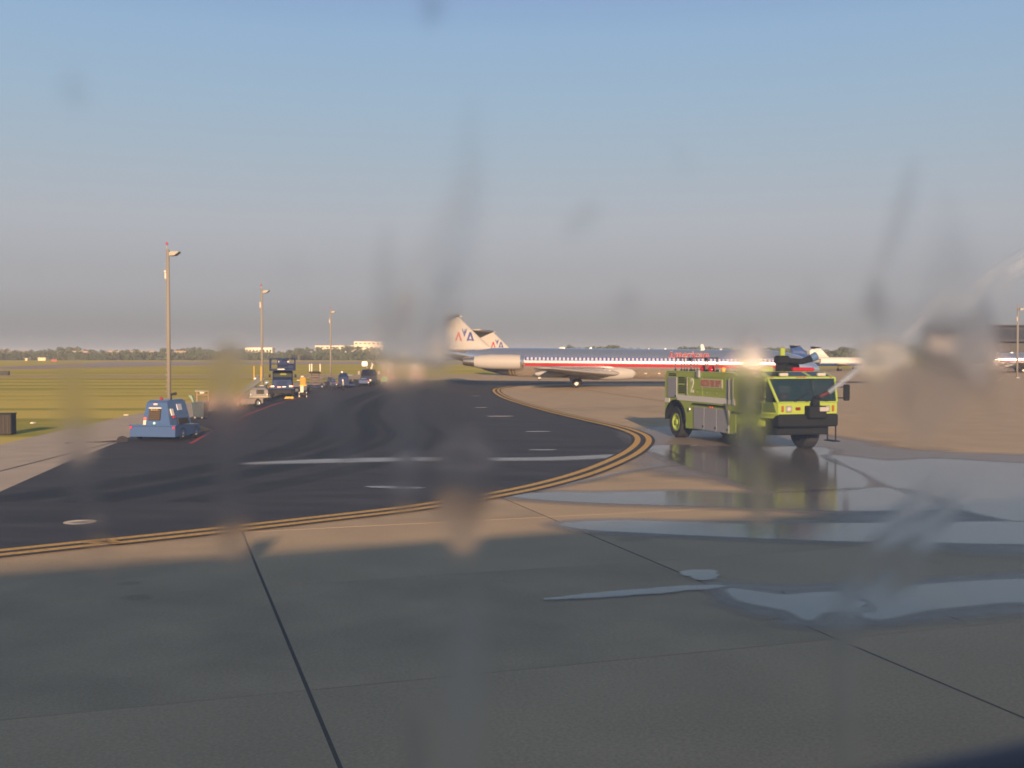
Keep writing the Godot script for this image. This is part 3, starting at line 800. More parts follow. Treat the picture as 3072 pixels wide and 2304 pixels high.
# ------------------------------------------------------------------ fire truck
func build_fire_truck() -> void:
	# local x forward, z to the side the camera sees; origin under the rear axle
	var f := Vector3(0.27, 0, 0.963)
	var rt := Vector3(-0.963, 0, 0.27)
	var t := thing("fire_truck", "lime green airport fire truck spraying water on the wet apron", "fire truck", Vector3(7.48, 0, -47.0) - rt * 1.3, -rad_to_deg(atan2(f.z, f.x)))
	var lime := mk(0.195, 0.265, 0.042, 0.16)
	var lime_side := lime
	var black := mk(0.009, 0.010, 0.011, 0.85)
	var glass := StandardMaterial3D.new()
	glass.transparency = BaseMaterial3D.TRANSPARENCY_ALPHA
	glass.albedo_color = Color(0.10, 0.17, 0.19, 0.5)
	glass.roughness = 0.05
	var dark_glass := mk(0.015, 0.022, 0.025, 0.08)
	var grey := mk(0.175, 0.185, 0.21, 0.5)
	var silver := mk(0.40, 0.41, 0.40, 0.5)
	var tyre := mk(0.022, 0.022, 0.023, 0.85)
	var steel := mk(0.35, 0.35, 0.35, 0.35, 0.7)
	# body shell: side profile with wheel arches, behind the cab
	var prof := [-1.07, 0.95, -1.07, 2.75, -0.9, 2.95, 5.75, 2.98, 5.75, 0.62, 5.45, 0.55]
	prof += [1.15, 0.52]
	for k in 9:
		var a := PI * k / 8.0
		prof += [0.12 + 1.0 * cos(a), 0.80 + 0.86 * sin(a)]
	var body := obj("body", G.new().prism(poly(prof), -1.5, 1.5), lime, t)
	obj("roof_edge", bx(Vector3(2.4, 2.975, 1.44), Vector3(6.6, 0.07, 0.14), 0.03), lime, body)
	obj("roof_edge", bx(Vector3(2.4, 2.975, -1.44), Vector3(6.6, 0.07, 0.14), 0.03), lime, body)
	for s in [-1.0, 1.0]:
		obj("arch_lip", G.new().smooth(true).loft(range(13).map(func(k: int) -> Array:
			var a := PI * k / 12.0
			var c := Vector3(0.12 + 1.02 * cos(a), 0.80 + 0.88 * sin(a), 1.5 * s)
			var o := Vector3(cos(a), sin(a), 0)
			return [c - o * 0.05 + Vector3(0, 0, 0.05 * s), c + o * 0.05 + Vector3(0, 0, 0.05 * s), c + o * 0.05 - Vector3(0, 0, 0.6 * s), c - o * 0.05 - Vector3(0, 0, 0.6 * s)])), black, body)
	obj("wheel_well", bx(Vector3(0.12, 1.0, 0), Vector3(1.95, 1.2, 2.6), 0.0), black, t)
	# cab: octagonal plan that leans forward at the foot of the windscreen
	var ring := func(y: float, xb: float, xs: float, xf: float, wf: float, w: float) -> Array:
		return [Vector3(xb, y, w), Vector3(xs, y, w), Vector3(xf, y, wf), Vector3(xf, y, -wf), Vector3(xs, y, -w), Vector3(xb, y, -w)]
	var cab := obj("cab", G.new().loft([ring.call(1.32, 5.75, 7.55, 8.50, 1.16, 1.47), ring.call(1.50, 5.75, 7.85, 8.55, 1.23, 1.5), ring.call(1.93, 5.75, 7.95, 8.55, 1.24, 1.5)]), lime_side, t)
	obj("cab_roof", G.new().loft([ring.call(2.80, 5.75, 8.02, 8.10, 1.44, 1.5), ring.call(2.86, 5.75, 8.0, 8.08, 1.44, 1.5), ring.call(3.07, 5.75, 7.3, 7.42, 1.36, 1.42)]), lime_side, cab)
	obj("cab_back", bx(Vector3(6.1, 2.37, 0), Vector3(0.7, 0.88, 3.0), 0.01), lime_side, cab)
	for s in [-1.0, 1.0]:
		obj("pillar", G.new().tube([Vector3(8.53, 1.92, 1.23 * s), Vector3(8.08, 2.82, 1.42 * s)], 0.055, 8), lime_side, cab)
		obj("pillar", G.new().tube([Vector3(7.93, 1.92, 1.46 * s), Vector3(7.99, 2.82, 1.46 * s)], 0.05, 8), lime_side, cab)
	var trim := mk(0.02, 0.022, 0.025, 0.7)
	obj("dashboard", bx(Vector3(8.1, 1.98, 0), Vector3(0.55, 0.2, 2.3), 0.06), trim, cab)
	for z in [0.75, -0.75]:
		var seat := obj("seat", bx(Vector3(7.05, 2.2, z), Vector3(0.22, 0.62, 0.52), 0.07), mk(0.03, 0.032, 0.04, 0.7), cab)
		obj("headrest", bx(Vector3(7.05, 2.58, z), Vector3(0.14, 0.16, 0.28), 0.05), mk(0.03, 0.032, 0.04, 0.7), seat)
	obj("steering_wheel", G.new().smooth(true).lathe([Vector2(0.0, 0.2), Vector2(0.02, 0.22), Vector2(0.04, 0.2), Vector2(0.02, 0.18), Vector2(0.0, 0.2)], 18, Transform3D(Basis(Vector3(0, 0, 1), 0.5), Vector3(7.75, 2.18, -0.6))), trim, cab)
	obj("red_helmet", G.new().smooth(true).lathe([Vector2(2.05, 0.0), Vector2(2.05, 0.17), Vector2(2.12, 0.15), Vector2(2.2, 0.1), Vector2(2.22, 0.0)], 14, Transform3D(Basis(Vector3.FORWARD, -PI / 2), Vector3(8.0, 0.03, 0.72))), mk(0.28, 0.02, 0.02, 0.4), cab)
	obj("inner_wall", bx(Vector3(6.47, 2.35, 0), Vector3(0.03, 0.85, 2.9), 0.0), trim, cab)
	obj("map_board", bx(Vector3(6.50, 2.4, -0.2), Vector3(0.03, 0.36, 0.5), 0.0), mk(0.16, 0.18, 0.18, 0.6), cab)
	obj("cab_rear", bx(Vector3(6.55, 1.15, 0), Vector3(1.6, 0.36, 2.96), 0.02), lime_side, t)
	# glazing, a centimetre proud of the shell
	var wp := func(y: float, z: float, off: float) -> Vector3:
		var k := (y - 1.93) / 0.89
		return Vector3(lerpf(8.55, 8.10, k) + off, y + off * 0.4, z * lerpf(1.24, 1.44, k))
	var pane := func(y0: float, y1: float, a: float, b: float) -> G:
		var q := [wp.call(y0, a, 0.012), wp.call(y0, b, 0.012), wp.call(y1, b, 0.012), wp.call(y1, a, 0.012)]
		var q2 := [wp.call(y0, a, -0.02), wp.call(y0, b, -0.02), wp.call(y1, b, -0.02), wp.call(y1, a, -0.02)]
		return G.new().loft([q, q2])
	obj("windscreen", pane.call(1.96, 2.79, -0.22, 0.985), glass, cab)
	obj("windscreen", pane.call(1.96, 2.79, -0.985, -0.25), glass, cab)
	for s in [-1.0, 1.0]:
		# corner and door glass on the slanted cab side
		var a := func(y: float, k: float, off: float) -> Vector3:
			var j := clampf((y - 1.50) / 1.32, 0.0, 1.0)
			var p0 := Vector3(lerpf(7.85, 8.02, j), y, 1.5)
			var p1 := Vector3(lerpf(8.55, 8.10, j), y, lerpf(1.23, 1.44, j))
			var p := p0.lerp(p1, k) + Vector3(0.3, 0, 0.95) * off
			return Vector3(p.x, p.y, p.z * s)
		obj("corner_window", G.new().loft([[a.call(1.55, 0.0, 0.015), a.call(1.55, 0.88, 0.015), a.call(2.7, 0.7, 0.015), a.call(2.7, 0.0, 0.015)], [a.call(1.55, 0.0, -0.02), a.call(1.55, 0.88, -0.02), a.call(2.7, 0.7, -0.02), a.call(2.7, 0.0, -0.02)]]), glass, cab)
		var dz := 1.5 if s > 0 else -1.52
		var door := obj("door", G.new().prism(poly([6.5, 1.0, 7.35, 1.0, 7.84, 1.52, 7.9, 1.95, 6.5, 1.95]), 0.0, 0.02, Transform3D(Basis(), Vector3(0, 0, dz))), lime_side, cab)
		obj("door_frame", bx(Vector3(7.2, 2.74, 1.49 * s), Vector3(1.4, 0.08, 0.05), 0.01), lime_side, door)
		obj("door_window", G.new().prism(poly([6.52, 1.96, 7.86, 1.96, 7.93, 2.70, 6.52, 2.70]), 0.0, 0.02, Transform3D(Basis(), Vector3(0, 0, dz - 0.02 * s))), glass, door)
		obj("lower_window", G.new().prism(poly([6.62, 1.42, 7.62, 1.42, 7.8, 1.6, 7.84, 1.9, 6.62, 1.9]), 0.0, 0.02, Transform3D(Basis(), Vector3(0, 0, dz + 0.012 * s))), dark_glass, door)
		obj("door_handle", bx(Vector3(6.72, 1.3, 1.54 * s), Vector3(0.2, 0.05, 0.04), 0.01), black, door)
	# sloping roof windows over the windscreen
	var rp := func(k: float, z: float, off: float) -> Vector3:
		return Vector3(lerpf(8.08, 7.42, k), lerpf(2.86, 3.07, k), z) + Vector3(0.3, 0.95, 0).normalized() * off
	for q in [[-1.26, -0.5], [-0.32, 1.26]]:
		obj("roof_window", G.new().loft([[rp.call(0.15, q[0], 0.012), rp.call(0.15, q[1], 0.012), rp.call(0.85, q[1], 0.012), rp.call(0.85, q[0], 0.012)], [rp.call(0.15, q[0], -0.01), rp.call(0.15, q[1], -0.01), rp.call(0.85, q[1], -0.01), rp.call(0.85, q[0], -0.01)]]), dark_glass, cab)
	for z in [0.78, -0.82]:
		obj("roof_light", bx(Vector3(8.12, 2.95, z), Vector3(0.14, 0.13, 0.36), 0.03), mk(0.30, 0.30, 0.27, 0.3), cab)
	for z in [-1.25, -0.12, 0.02, 0.16, 1.25]:
		obj("marker_lamp", bx(Vector3(8.09, 2.85, z), Vector3(0.05, 0.045, 0.1), 0.01), mk(0.22, 0.075, 0.015, 0.4), cab)
	obj("windscreen_pillar", pane.call(1.95, 2.8, -0.25, -0.22), black, cab)
	obj("windscreen_rim", bx(Vector3(8.565, 1.935, 0), Vector3(0.05, 0.05, 2.4), 0.015), lime, cab)
	for z in [0.55, 0.05, -0.75]:
		obj("wiper", bx(Vector3(8.57, 1.97, z), Vector3(0.04, 0.06, 0.14), 0.01), black, cab)
	obj("wiper_arm", G.new().tube([Vector3(8.58, 1.98, 0.55), Vector3(8.43, 2.28, -0.1)], 0.02, 6), black, cab)
	# something red and seats dimly behind the glass are left to the reflections; bumper and face fittings
	for s in [-1.0, 1.0]:
		var hl := obj("headlight", bx(Vector3(8.56, 1.68, 0.80 * s), Vector3(0.05, 0.24, 0.26), 0.02), steel, t)
		obj("lens", G.new().smooth(true).lathe([Vector2(0.0, 0.085), Vector2(0.025, 0.075), Vector2(0.04, 0.0)], 16, Transform3D(Basis(), Vector3(8.585, 1.67, 0.80 * s))), mk(0.30, 0.29, 0.27, 0.3), hl)
		obj("turn_signal", bx(Vector3(8.565, 1.69, 1.06 * s), Vector3(0.04, 0.22, 0.09), 0.015), mk(0.2, 0.06, 0.015, 0.35), t)
	obj("red_lamp", bx(Vector3(8.57, 1.69, 0.42), Vector3(0.05, 0.11, 0.2), 0.02), mk(0.12, 0.01, 0.01, 0.3), t)
	obj("bumper", bx(Vector3(8.35, 1.25, 0), Vector3(0.6, 0.48, 2.5), 0.06), black, t)
	obj("underbody", bx(Vector3(6.9, 0.98, 0), Vector3(2.6, 0.6, 2.2), 0.05), black, t)
	obj("chassis", bx(Vector3(3.3, 0.85, 0), Vector3(8.6, 0.36, 1.1), 0.03), black, t)
	obj("axle", G.new().tube([Vector3(0, 0.7, -1.1), Vector3(0, 0.7, 1.1)], 0.15), black, t)
	obj("axle", G.new().tube([Vector3(6.4, 0.7, -1.1), Vector3(6.4, 0.7, 1.1)], 0.15), black, t)
	obj("bumper_box", bx(Vector3(8.72, 1.57, -0.22), Vector3(0.42, 0.46, 0.72), 0.04), black, t)
	obj("white_plate", bx(Vector3(8.945, 1.68, -0.42), Vector3(0.03, 0.16, 0.32), 0.01), mk(0.24, 0.235, 0.23, 0.5), t)
	var tur := node("bumper_turret", t)
	obj("turret_base", G.new().smooth(true).lathe([Vector2(1.78, 0.0), Vector2(1.78, 0.16), Vector2(1.95, 0.15), Vector2(2.05, 0.1), Vector2(2.05, 0.0)], 16, Transform3D(Basis(Vector3.FORWARD, -PI / 2), Vector3(8.78, 0, -0.18))), black, tur)
	obj("turret_pipe", G.new().tube([Vector3(8.78, 2.0, -0.18), Vector3(8.8, 2.12, -0.2), Vector3(8.85, 2.15, -0.32)], 0.085, 10), black, tur)
	obj("nozzle", G.new().tube([Vector3(8.85, 2.15, -0.32), Vector3(8.95, 2.30, -0.62)], 0.075, 10, 0.055), mk(0.06, 0.02, 0.02, 0.4), tur)
	# front steps hanging under the far side
	for d in [[7.9, -1.25], [8.45, -1.25]]:
		obj("step_rail", G.new().tube([Vector3(d[0], 1.05, d[1]), Vector3(d[0], 0.42, d[1])], 0.03, 6), black, t)
	obj("step", bx(Vector3(8.2, 0.44, -1.25), Vector3(0.7, 0.04, 0.26), 0.01), black, t)
	for s in [-1.0, 1.0]:
		var mr := node("mirror", t)
		obj("mirror_arm", G.new().tube([Vector3(8.0, 2.45, 1.45 * s), Vector3(8.2, 2.48, 1.85 * s)], 0.025, 6), black, mr)
		obj("mirror_arm", G.new().tube([Vector3(8.0, 2.05, 1.45 * s), Vector3(8.2, 2.06, 1.85 * s)], 0.025, 6), black, mr)
		obj("mirror_head", bx(Vector3(8.2, 2.26, 1.87 * s), Vector3(0.12, 0.62, 0.26), 0.04), black, mr)
	# wheels
	for s in [-1.0, 1.0]:
		wheel(t, Vector3(0.0, 0.71, 1.18 * s), 0.71, 0.58, lime, tyre, s)
		wheel(t, Vector3(6.4, 0.71, 1.18 * s), 0.71, 0.58, lime, tyre, s)
	obj("mudguard", bx(Vector3(6.4, 1.42, 1.3), Vector3(1.9, 0.08, 0.5), 0.03), black, t)
	# side fittings
	var zs := 1.512
	for q in [[2.0, 3.02], [3.05, 4.15], [4.18, 5.22]]:
		var dr := obj("locker_door", bx(Vector3((q[0] + q[1]) / 2.0, 1.02, zs), Vector3(q[1] - q[0], 0.94, 0.05), 0.015), grey, t)
		obj("latch", bx(Vector3(q[1] - 0.09, 0.70, zs + 0.035), Vector3(0.07, 0.09, 0.03), 0.01), black, dr)
	obj("locker_rail", bx(Vector3(3.5, 1.62, zs + 0.03), Vector3(3.1, 0.05, 0.08), 0.01), black, t)
	for x in [3.52, 3.72]:
		obj("side_lamp", bx(Vector3(x, 1.535, zs + 0.01), Vector3(0.13, 0.07, 0.04), 0.015), mk(0.55, 0.14, 0.02, 0.35), t)
	obj("rear_locker", bx(Vector3(-0.24, 2.26, zs), Vector3(0.98, 0.92, 0.05), 0.015), grey, t)
	obj("latch", bx(Vector3(0.18, 1.88, zs + 0.04), Vector3(0.09, 0.09, 0.03), 0.01), black, t)
	obj("reflective_band", bx(Vector3(3.0, 1.83, zs - 0.005), Vector3(5.4, 0.24, 0.02), 0.0), silver, t)
	obj("reflective_band", bx(Vector3(-0.8, 1.66, zs - 0.005), Vector3(0.5, 0.2, 0.02), 0.0), silver, t)
	for g in [[-0.62, 0.14, 2.81, 2], [0.42, 1.06, 2.66, 4], [0.42, 1.06, 2.30, 5]]:
		for k in g[3]:
			obj("vent_slat", bx(Vector3((g[0] + g[1]) / 2.0, g[2] - 0.075 * k + 0.06, zs), Vector3(g[1] - g[0], 0.042, 0.03), 0.008), black, t)
	obj("access_panel", bx(Vector3(2.0, 2.35, 1.502), Vector3(1.6, 0.92, 0.014), 0.004), lime, t)
	obj("name_panel", bx(Vector3(3.62, 2.52, zs), Vector3(2.0, 0.36, 0.02), 0.006), mk(0.30, 0.33, 0.22, 0.5), t)
	var words := lettering("AUSTIN FIRE DEPT", 0.27, 0.012)
	var wide := words.get_aabb().size.x
	obj("name_lettering", words, mk(0.20, 0.075, 0.055, 0.5), t, Transform3D(Basis().scaled(Vector3(1.86 / wide, 1, 1)), Vector3(3.62, 2.52, zs + 0.018)))
	obj("number", lettering("2", 0.62, 0.012), mk(0.45, 0.47, 0.40, 0.5), t, Transform3D(Basis().scaled(Vector3(0.7, 1, 1)), Vector3(1.82, 2.38, zs + 0.012)))
	obj("body_seam", bx(Vector3(1.18, 2.3, 1.503), Vector3(0.025, 1.2, 0.012), 0.0), mk(0.12, 0.17, 0.03, 0.6), t)
	obj("body_seam", bx(Vector3(4.85, 2.3, 1.503), Vector3(0.025, 1.2, 0.012), 0.0), mk(0.12, 0.17, 0.03, 0.6), t)
	for q in [[5.32, 1.75, 2.75], [5.68, 1.75, 2.75], [1.45, 2.0, 2.75]]:
		obj("grab_rail", G.new().tube([Vector3(q[0], q[1], 1.5), Vector3(q[0], q[1], 1.58), Vector3(q[0], q[2], 1.58), Vector3(q[0], q[2], 1.5)], 0.02, 6), steel, t)
	for q in [[3.0, 1.72, 4.0, 0.012], [3.5, 2.78, 4.5, 0.012], [3.5, 2.22, 2.6, 0.012]]:
		obj("body_seam", bx(Vector3(q[0], q[1], 1.503), Vector3(q[2], q[3] * 1.6, 0.012), 0.0), mk(0.10, 0.135, 0.025, 0.6), t)
	for x in [2.3, 3.2, 4.1]:
		obj("panel_latch", bx(Vector3(x, 2.12, 1.515), Vector3(0.08, 0.05, 0.03), 0.01), steel, t)
	obj("filler_cap", G.new().lathe([Vector2(0, 0.1), Vector2(0.04, 0.09), Vector2(0.05, 0)], 16, Transform3D(Basis(Vector3.UP, -PI / 2), Vector3(1.5, 1.35, 1.5))), steel, t)
	obj("side_hose", G.new().tube([Vector3(4.9, 1.72, 1.53), Vector3(5.1, 1.6, 1.58), Vector3(5.25, 1.3, 1.58), Vector3(5.3, 0.9, 1.55)], 0.035, 8), mk(0.05, 0.05, 0.05, 0.7), t)
	obj("grey_hatch", bx(Vector3(5.2, 2.3, zs), Vector3(0.5, 0.8, 0.02), 0.01), grey, t)
	# roof: rails on posts, beacons, monitor
	for q in [-0.6, 0.05, 0.35, 0.62, 0.95, 1.1, 1.35, 1.65, 2.45, 2.65, 3.45, 3.6]:
		var post := obj("roof_post", G.new().tube([Vector3(q, 3.0, 1.2), Vector3(q, 3.58, 1.2)], 0.024, 6), mk(0.07, 0.07, 0.075, 0.4), t)
		obj("post_foot", bx(Vector3(q, 3.03, 1.2), Vector3(0.08, 0.1, 0.08), 0.015), black, post)
	obj("roof_rail", G.new().tube([Vector3(-0.62, 3.58, 1.2), Vector3(3.65, 3.58, 1.2)], 0.024, 6), mk(0.07, 0.07, 0.075, 0.4), t)
	obj("rail_clamp", bx(Vector3(0.95, 3.52, 1.2), Vector3(0.12, 0.14, 0.1), 0.02), black, t)
	obj("rail_clamp", bx(Vector3(2.5, 3.52, 1.2), Vector3(0.14, 0.14, 0.1), 0.02), black, t)
	obj("ladder_bracket", bx(Vector3(2.45, 2.9, 1.54), Vector3(0.25, 0.32, 0.1), 0.02), mk(0.2, 0.22, 0.22, 0.5), t)
	var dome := [Vector2(3.0, 0.0), Vector2(3.0, 0.15), Vector2(3.1, 0.15), Vector2(3.2, 0.12), Vector2(3.26, 0.05), Vector2(3.27, 0.0)]
	for x in [1.95, 2.72]:
		obj("red_beacon", G.new().smooth(true).lathe(dome, 16, Transform3D(Basis(Vector3.FORWARD, -PI / 2), Vector3(x, 0, 1.05))), mk(0.24, 0.006, 0.008, 0.1), t)
	obj("amber_beacon", G.new().smooth(true).lathe([Vector2(3.0, 0.0), Vector2(3.0, 0.09), Vector2(3.16, 0.09), Vector2(3.22, 0.0)], 14, Transform3D(Basis(Vector3.FORWARD, -PI / 2), Vector3(4.1, 0, 1.2))), mk(0.5, 0.26, 0.03, 0.15), t)
	obj("red_light_bar", bx(Vector3(7.1, 3.14, -0.6), Vector3(0.35, 0.14, 0.95), 0.04), mk(0.26, 0.008, 0.02, 0.15), t)
	var mon := node("roof_monitor", t)
	obj("monitor_base", G.new().smooth(true).lathe([Vector2(3.0, 0.0), Vector2(3.0, 0.24), Vector2(3.25, 0.2), Vector2(3.4, 0.16), Vector2(3.4, 0.0)], 16, Transform3D(Basis(Vector3.FORWARD, -PI / 2), Vector3(7.2, 0, 0.35))), black, mon)
	obj("monitor_body", bx(Vector3(7.25, 3.50, 0.35), Vector3(0.5, 0.34, 0.5), 0.08), black, mon)
	obj("monitor_barrel", G.new().tube([Vector3(7.3, 3.5, 0.25), Vector3(7.5, 3.44, -0.35), Vector3(7.55, 3.55, -0.72)], 0.1, 10, 0.13), black, mon)
	obj("monitor_tip", G.new().tube([Vector3(7.55, 3.55, -0.72), Vector3(7.57, 3.66, -0.95)], 0.15, 12, 0.17), mk(0.05, 0.1, 0.2, 0.4), mon)
	obj("monitor_cap", bx(Vector3(7.4, 3.78, -0.86), Vector3(0.3, 0.24, 0.3), 0.05), mk(0.45, 0.46, 0.44, 0.5), mon)
	obj("monitor_spike", bx(Vector3(7.2, 3.80, 0.30), Vector3(0.16, 0.34, 0.2), 0.04), lime, mon)
	obj("roof_hump", bx(Vector3(6.6, 3.12, 0.9), Vector3(0.7, 0.26, 0.8), 0.06), lime, t)
	obj("roof_post_green", bx(Vector3(6.2, 3.35, 0.95), Vector3(0.34, 0.62, 0.34), 0.05), mk(0.10, 0.14, 0.03, 0.5), t)
	obj("hose_reel", G.new().smooth(true).lathe([Vector2(-0.4, 0.0), Vector2(-0.4, 0.22), Vector2(0.4, 0.22), Vector2(0.4, 0.0)], 16, Transform3D(Basis(Vector3.UP, PI / 2), Vector3(6.9, 3.2, -0.1))), black, t)
	obj("rear_bumper", bx(Vector3(-1.15, 1.25, 0), Vector3(0.2, 0.4, 2.8), 0.03), black, t)
	for s in [-1.0, 1.0]:
		obj("tail_lamp", bx(Vector3(-1.12, 1.55, 1.3 * s), Vector3(0.1, 0.2, 0.16), 0.02), mk(0.45, 0.02, 0.02, 0.3), t)
	build_jet(t)


func build_jet(t: Node3D) -> void:
	# stream of water from the bumper nozzle, breaking up as it rises
	var a := t.transform * Vector3(8.95, 2.30, -0.62)
	var spray := StandardMaterial3D.new()
	spray.transparency = BaseMaterial3D.TRANSPARENCY_ALPHA
	spray.vertex_color_use_as_albedo = true
	spray.albedo_color = Color(0.50, 0.55, 0.62)
	spray.roughness = 0.9
	var w := thing("water_jet", "pale jet of water rising right from the fire truck bumper nozzle", "water jet", a)
	for layer in [[0.06, 0.42, 0.34], [0.11, 0.95, 0.20]]:
		var st := SurfaceTool.new()
		st.begin(Mesh.PRIMITIVE_TRIANGLES)
		st.set_smooth_group(0)
		var n := 28
		var rows := []
		var al := []
		for i in n + 1:
			var s := 16.0 * i / n
			var c := Vector3(0.80 * s, 0.66 * s - 0.012 * s * s, 0.10 * s)
			var r: float = lerpf(layer[0], layer[1], pow(float(i) / n, 1.15))
			var row := []
			for k in 14:
				var b := TAU * k / 14.0
				row.append(c + Vector3(-0.62 * cos(b), 0.78 * cos(b), sin(b)) * r)
			rows.append(row)
			al.append(layer[2] * pow(1.0 - float(i) / n, 1.3) if i < n else 0.0)
		for i in n:
			for k in 14:
				var k2 := (k + 1) % 14
				for v in [[i, k], [i + 1, k], [i + 1, k2], [i, k], [i + 1, k2], [i, k2]]:
					st.set_color(Color(1, 1, 1, al[v[0]]))
					st.add_vertex(rows[v[0]][v[1]])
		st.generate_normals()
		obj("stream" if layer[1] < 0.5 else "spray", st.commit(), spray, w)
	var drop := SphereMesh.new()
	drop.radius = 0.012
	drop.height = 0.03
	drop.radial_segments = 6
	drop.rings = 3
	var mm := MultiMesh.new()
	mm.transform_format = MultiMesh.TRANSFORM_3D
	mm.mesh = drop
	mm.instance_count = 1500
	rng.seed = 77
	for i in 1500:
		var s := 16.0 * pow(rng.randf(), 0.8) + 0.5
		var r := 0.06 + 0.055 * s
		mm.set_instance_transform(i, Transform3D(Basis().scaled(Vector3.ONE * rng.randf_range(0.4, 1.2)), Vector3(0.80 * s, 0.66 * s - 0.012 * s * s, 0.10 * s) + Vector3(rng.randfn(0, 0.4), rng.randfn(0, 0.4), rng.randfn(0, 0.4)) * r))
	var mi := MultiMeshInstance3D.new()
	mi.name = "droplets"
	mi.multimesh = mm
	mi.material_override = mk(0.4, 0.43, 0.47, 0.2)
	mi.set_meta("kind", "stuff")
	w.add_child(mi)


# ------------------------------------------------------------------ ground equipment along the left edge
func build_equipment() -> void:
	var tyre := mk(0.02, 0.02, 0.021, 0.85)
	var black := mk(0.02, 0.02, 0.022, 0.6)
	var blue := mk(0.040, 0.078, 0.175, 0.2)
	var navy := mk(0.012, 0.022, 0.065, 0.5)
	var white := mk(0.62, 0.60, 0.55, 0.4)
	var cream := mk(0.48, 0.44, 0.35, 0.5)
	var yellow := mk(0.30, 0.19, 0.035, 0.5)
	var red := mk(0.32, 0.02, 0.03, 0.2)
	var dark := mk(0.035, 0.03, 0.025, 0.6)
	var steel := mk(0.42, 0.42, 0.42, 0.35, 0.6)
	var chrome := mk(0.85, 0.85, 0.82, 0.07, 0.9)
	# blue start unit, tail towards the camera: local x away along the path, z right
	var u := thing("ground_power_unit", "blue ground power unit trailer at the left edge of the asphalt", "power unit", Vector3(-15.55, 0.004, -45.3), 80)
	var deck := obj("deck", G.new().prism(poly([0, 0.16, 0.03, 0.66, 2.3, 0.61, 2.4, 0.2]), -1.06, 1.06), blue, u)
	obj("deck_rim", bx(Vector3(0.03, 0.64, 0), Vector3(0.08, 0.08, 2.2), 0.02), blue, deck)
	var house := obj("housing", G.new().loft([[Vector3(0.25, 0.64, -0.62), Vector3(0.25, 0.64, 0.70), Vector3(2.1, 0.64, 0.74), Vector3(2.1, 0.64, -0.62)], [Vector3(0.45, 1.62, -0.50), Vector3(0.45, 1.62, 0.46), Vector3(1.98, 1.65, 0.5), Vector3(1.98, 1.65, -0.50)], [Vector3(0.6, 1.72, -0.42), Vector3(0.6, 1.72, 0.38), Vector3(1.85, 1.74, 0.42), Vector3(1.85, 1.74, -0.42)]]), blue, u)
	var face := Transform3D(Basis(Vector3(0, 0, 1), -0.203) * Basis(Vector3.UP, -PI / 2), Vector3(0.335, 1.1, 0))
	obj("radiator", bx(Vector3(-0.06, 0.0, 0.01), Vector3(0.56, 0.5, 0.05), 0.01), dark, house, face)
	for k in 5:
		obj("radiator_slat", bx(Vector3(-0.06, -0.18 + 0.09 * k, 0.045), Vector3(0.52, 0.02, 0.03), 0.0), mk(0.12, 0.08, 0.04, 0.6), house, face)
	obj("name_plate", bx(Vector3(-0.06, 0.29, 0.02), Vector3(0.58, 0.05, 0.03), 0.0), cream, house, face)
	obj("warning_label", bx(Vector3(-0.06, 0.46, 0.02), Vector3(0.18, 0.07, 0.03), 0.0), mk(0.6, 0.42, 0.36, 0.5), house, face)
	for x in [-0.2, -0.08, 0.04]:
		obj("gauge", bx(Vector3(x, 0.2, 0.05), Vector3(0.05, 0.05, 0.03), 0.01), mk(0.5, 0.4, 0.2, 0.4), house, face)
	obj("warning_label", bx(Vector3(-0.48, -0.18, 0.03), Vector3(0.13, 0.11, 0.03), 0.0), mk(0.55, 0.12, 0.09, 0.5), house, face)
	obj("warning_label", bx(Vector3(-0.48, -0.36, 0.03), Vector3(0.13, 0.22, 0.03), 0.0), cream, house, face)
	obj("lamp", G.new().lathe([Vector2(0, 0.06), Vector2(0.05, 0.055), Vector2(0.06, 0)], 14, face * Transform3D(Basis(Vector3.UP, -PI / 2), Vector3(-0.02, -0.38, 0.02))), mk(0.35, 0.6, 0.62, 0.2), house)
	var side := Transform3D(Basis(Vector3.RIGHT, -0.26), Vector3(0, 1.1, 0.60))
	obj("side_label", bx(Vector3(0.62, 0.1, 0.03), Vector3(0.24, 0.3, 0.03), 0.0), white, house, side)
	obj("side_label", bx(Vector3(0.7, -0.12, 0.03), Vector3(0.22, 0.12, 0.035), 0.0), red, house, side)
	obj("side_label", bx(Vector3(1.35, 0.3, 0.03), Vector3(0.4, 0.28, 0.03), 0.0), mk(0.4, 0.42, 0.5, 0.4), house, side)
	obj("side_grille", bx(Vector3(1.4, -0.33, 0.03), Vector3(0.9, 0.26, 0.05), 0.01), dark, house, side)
	obj("beacon", G.new().smooth(true).lathe([Vector2(1.7, 0), Vector2(1.7, 0.06), Vector2(1.83, 0.06), Vector2(1.87, 0)], 12, Transform3D(Basis(Vector3.FORWARD, -PI / 2), Vector3(0.8, 0, 0.0))), mk(0.22, 0.012, 0.03, 0.3), u)
	obj("exhaust", G.new().tube([Vector3(1.4, 1.72, 0.15), Vector3(1.4, 1.95, 0.15), Vector3(1.55, 1.99, 0.32)], 0.06, 8), black, u)
	for s in [-1.0, 1.0]:
		obj("tail_lamp", bx(Vector3(-0.01, 0.56, 1.0 * s), Vector3(0.06, 0.1, 0.1), 0.02), mk(0.6, 0.03, 0.06, 0.3), u)
		wheel(u, Vector3(0.72, 0.28, 0.98 * s), 0.28, 0.18, cream, tyre, s)
		wheel(u, Vector3(1.95, 0.28, 0.98 * s), 0.28, 0.18, cream, tyre, s)
	obj("tow_bar", G.new().tube([Vector3(2.3, 0.35, 0), Vector3(3.3, 0.25, 0)], 0.05, 6), blue, u)
	# rubber chock by its left corner
	var ch := thing("wheel_chock", "dark rubber wheel chock left of the blue power unit", "wheel chock", Vector3(-16.65, 0.0, -44.7), 20)
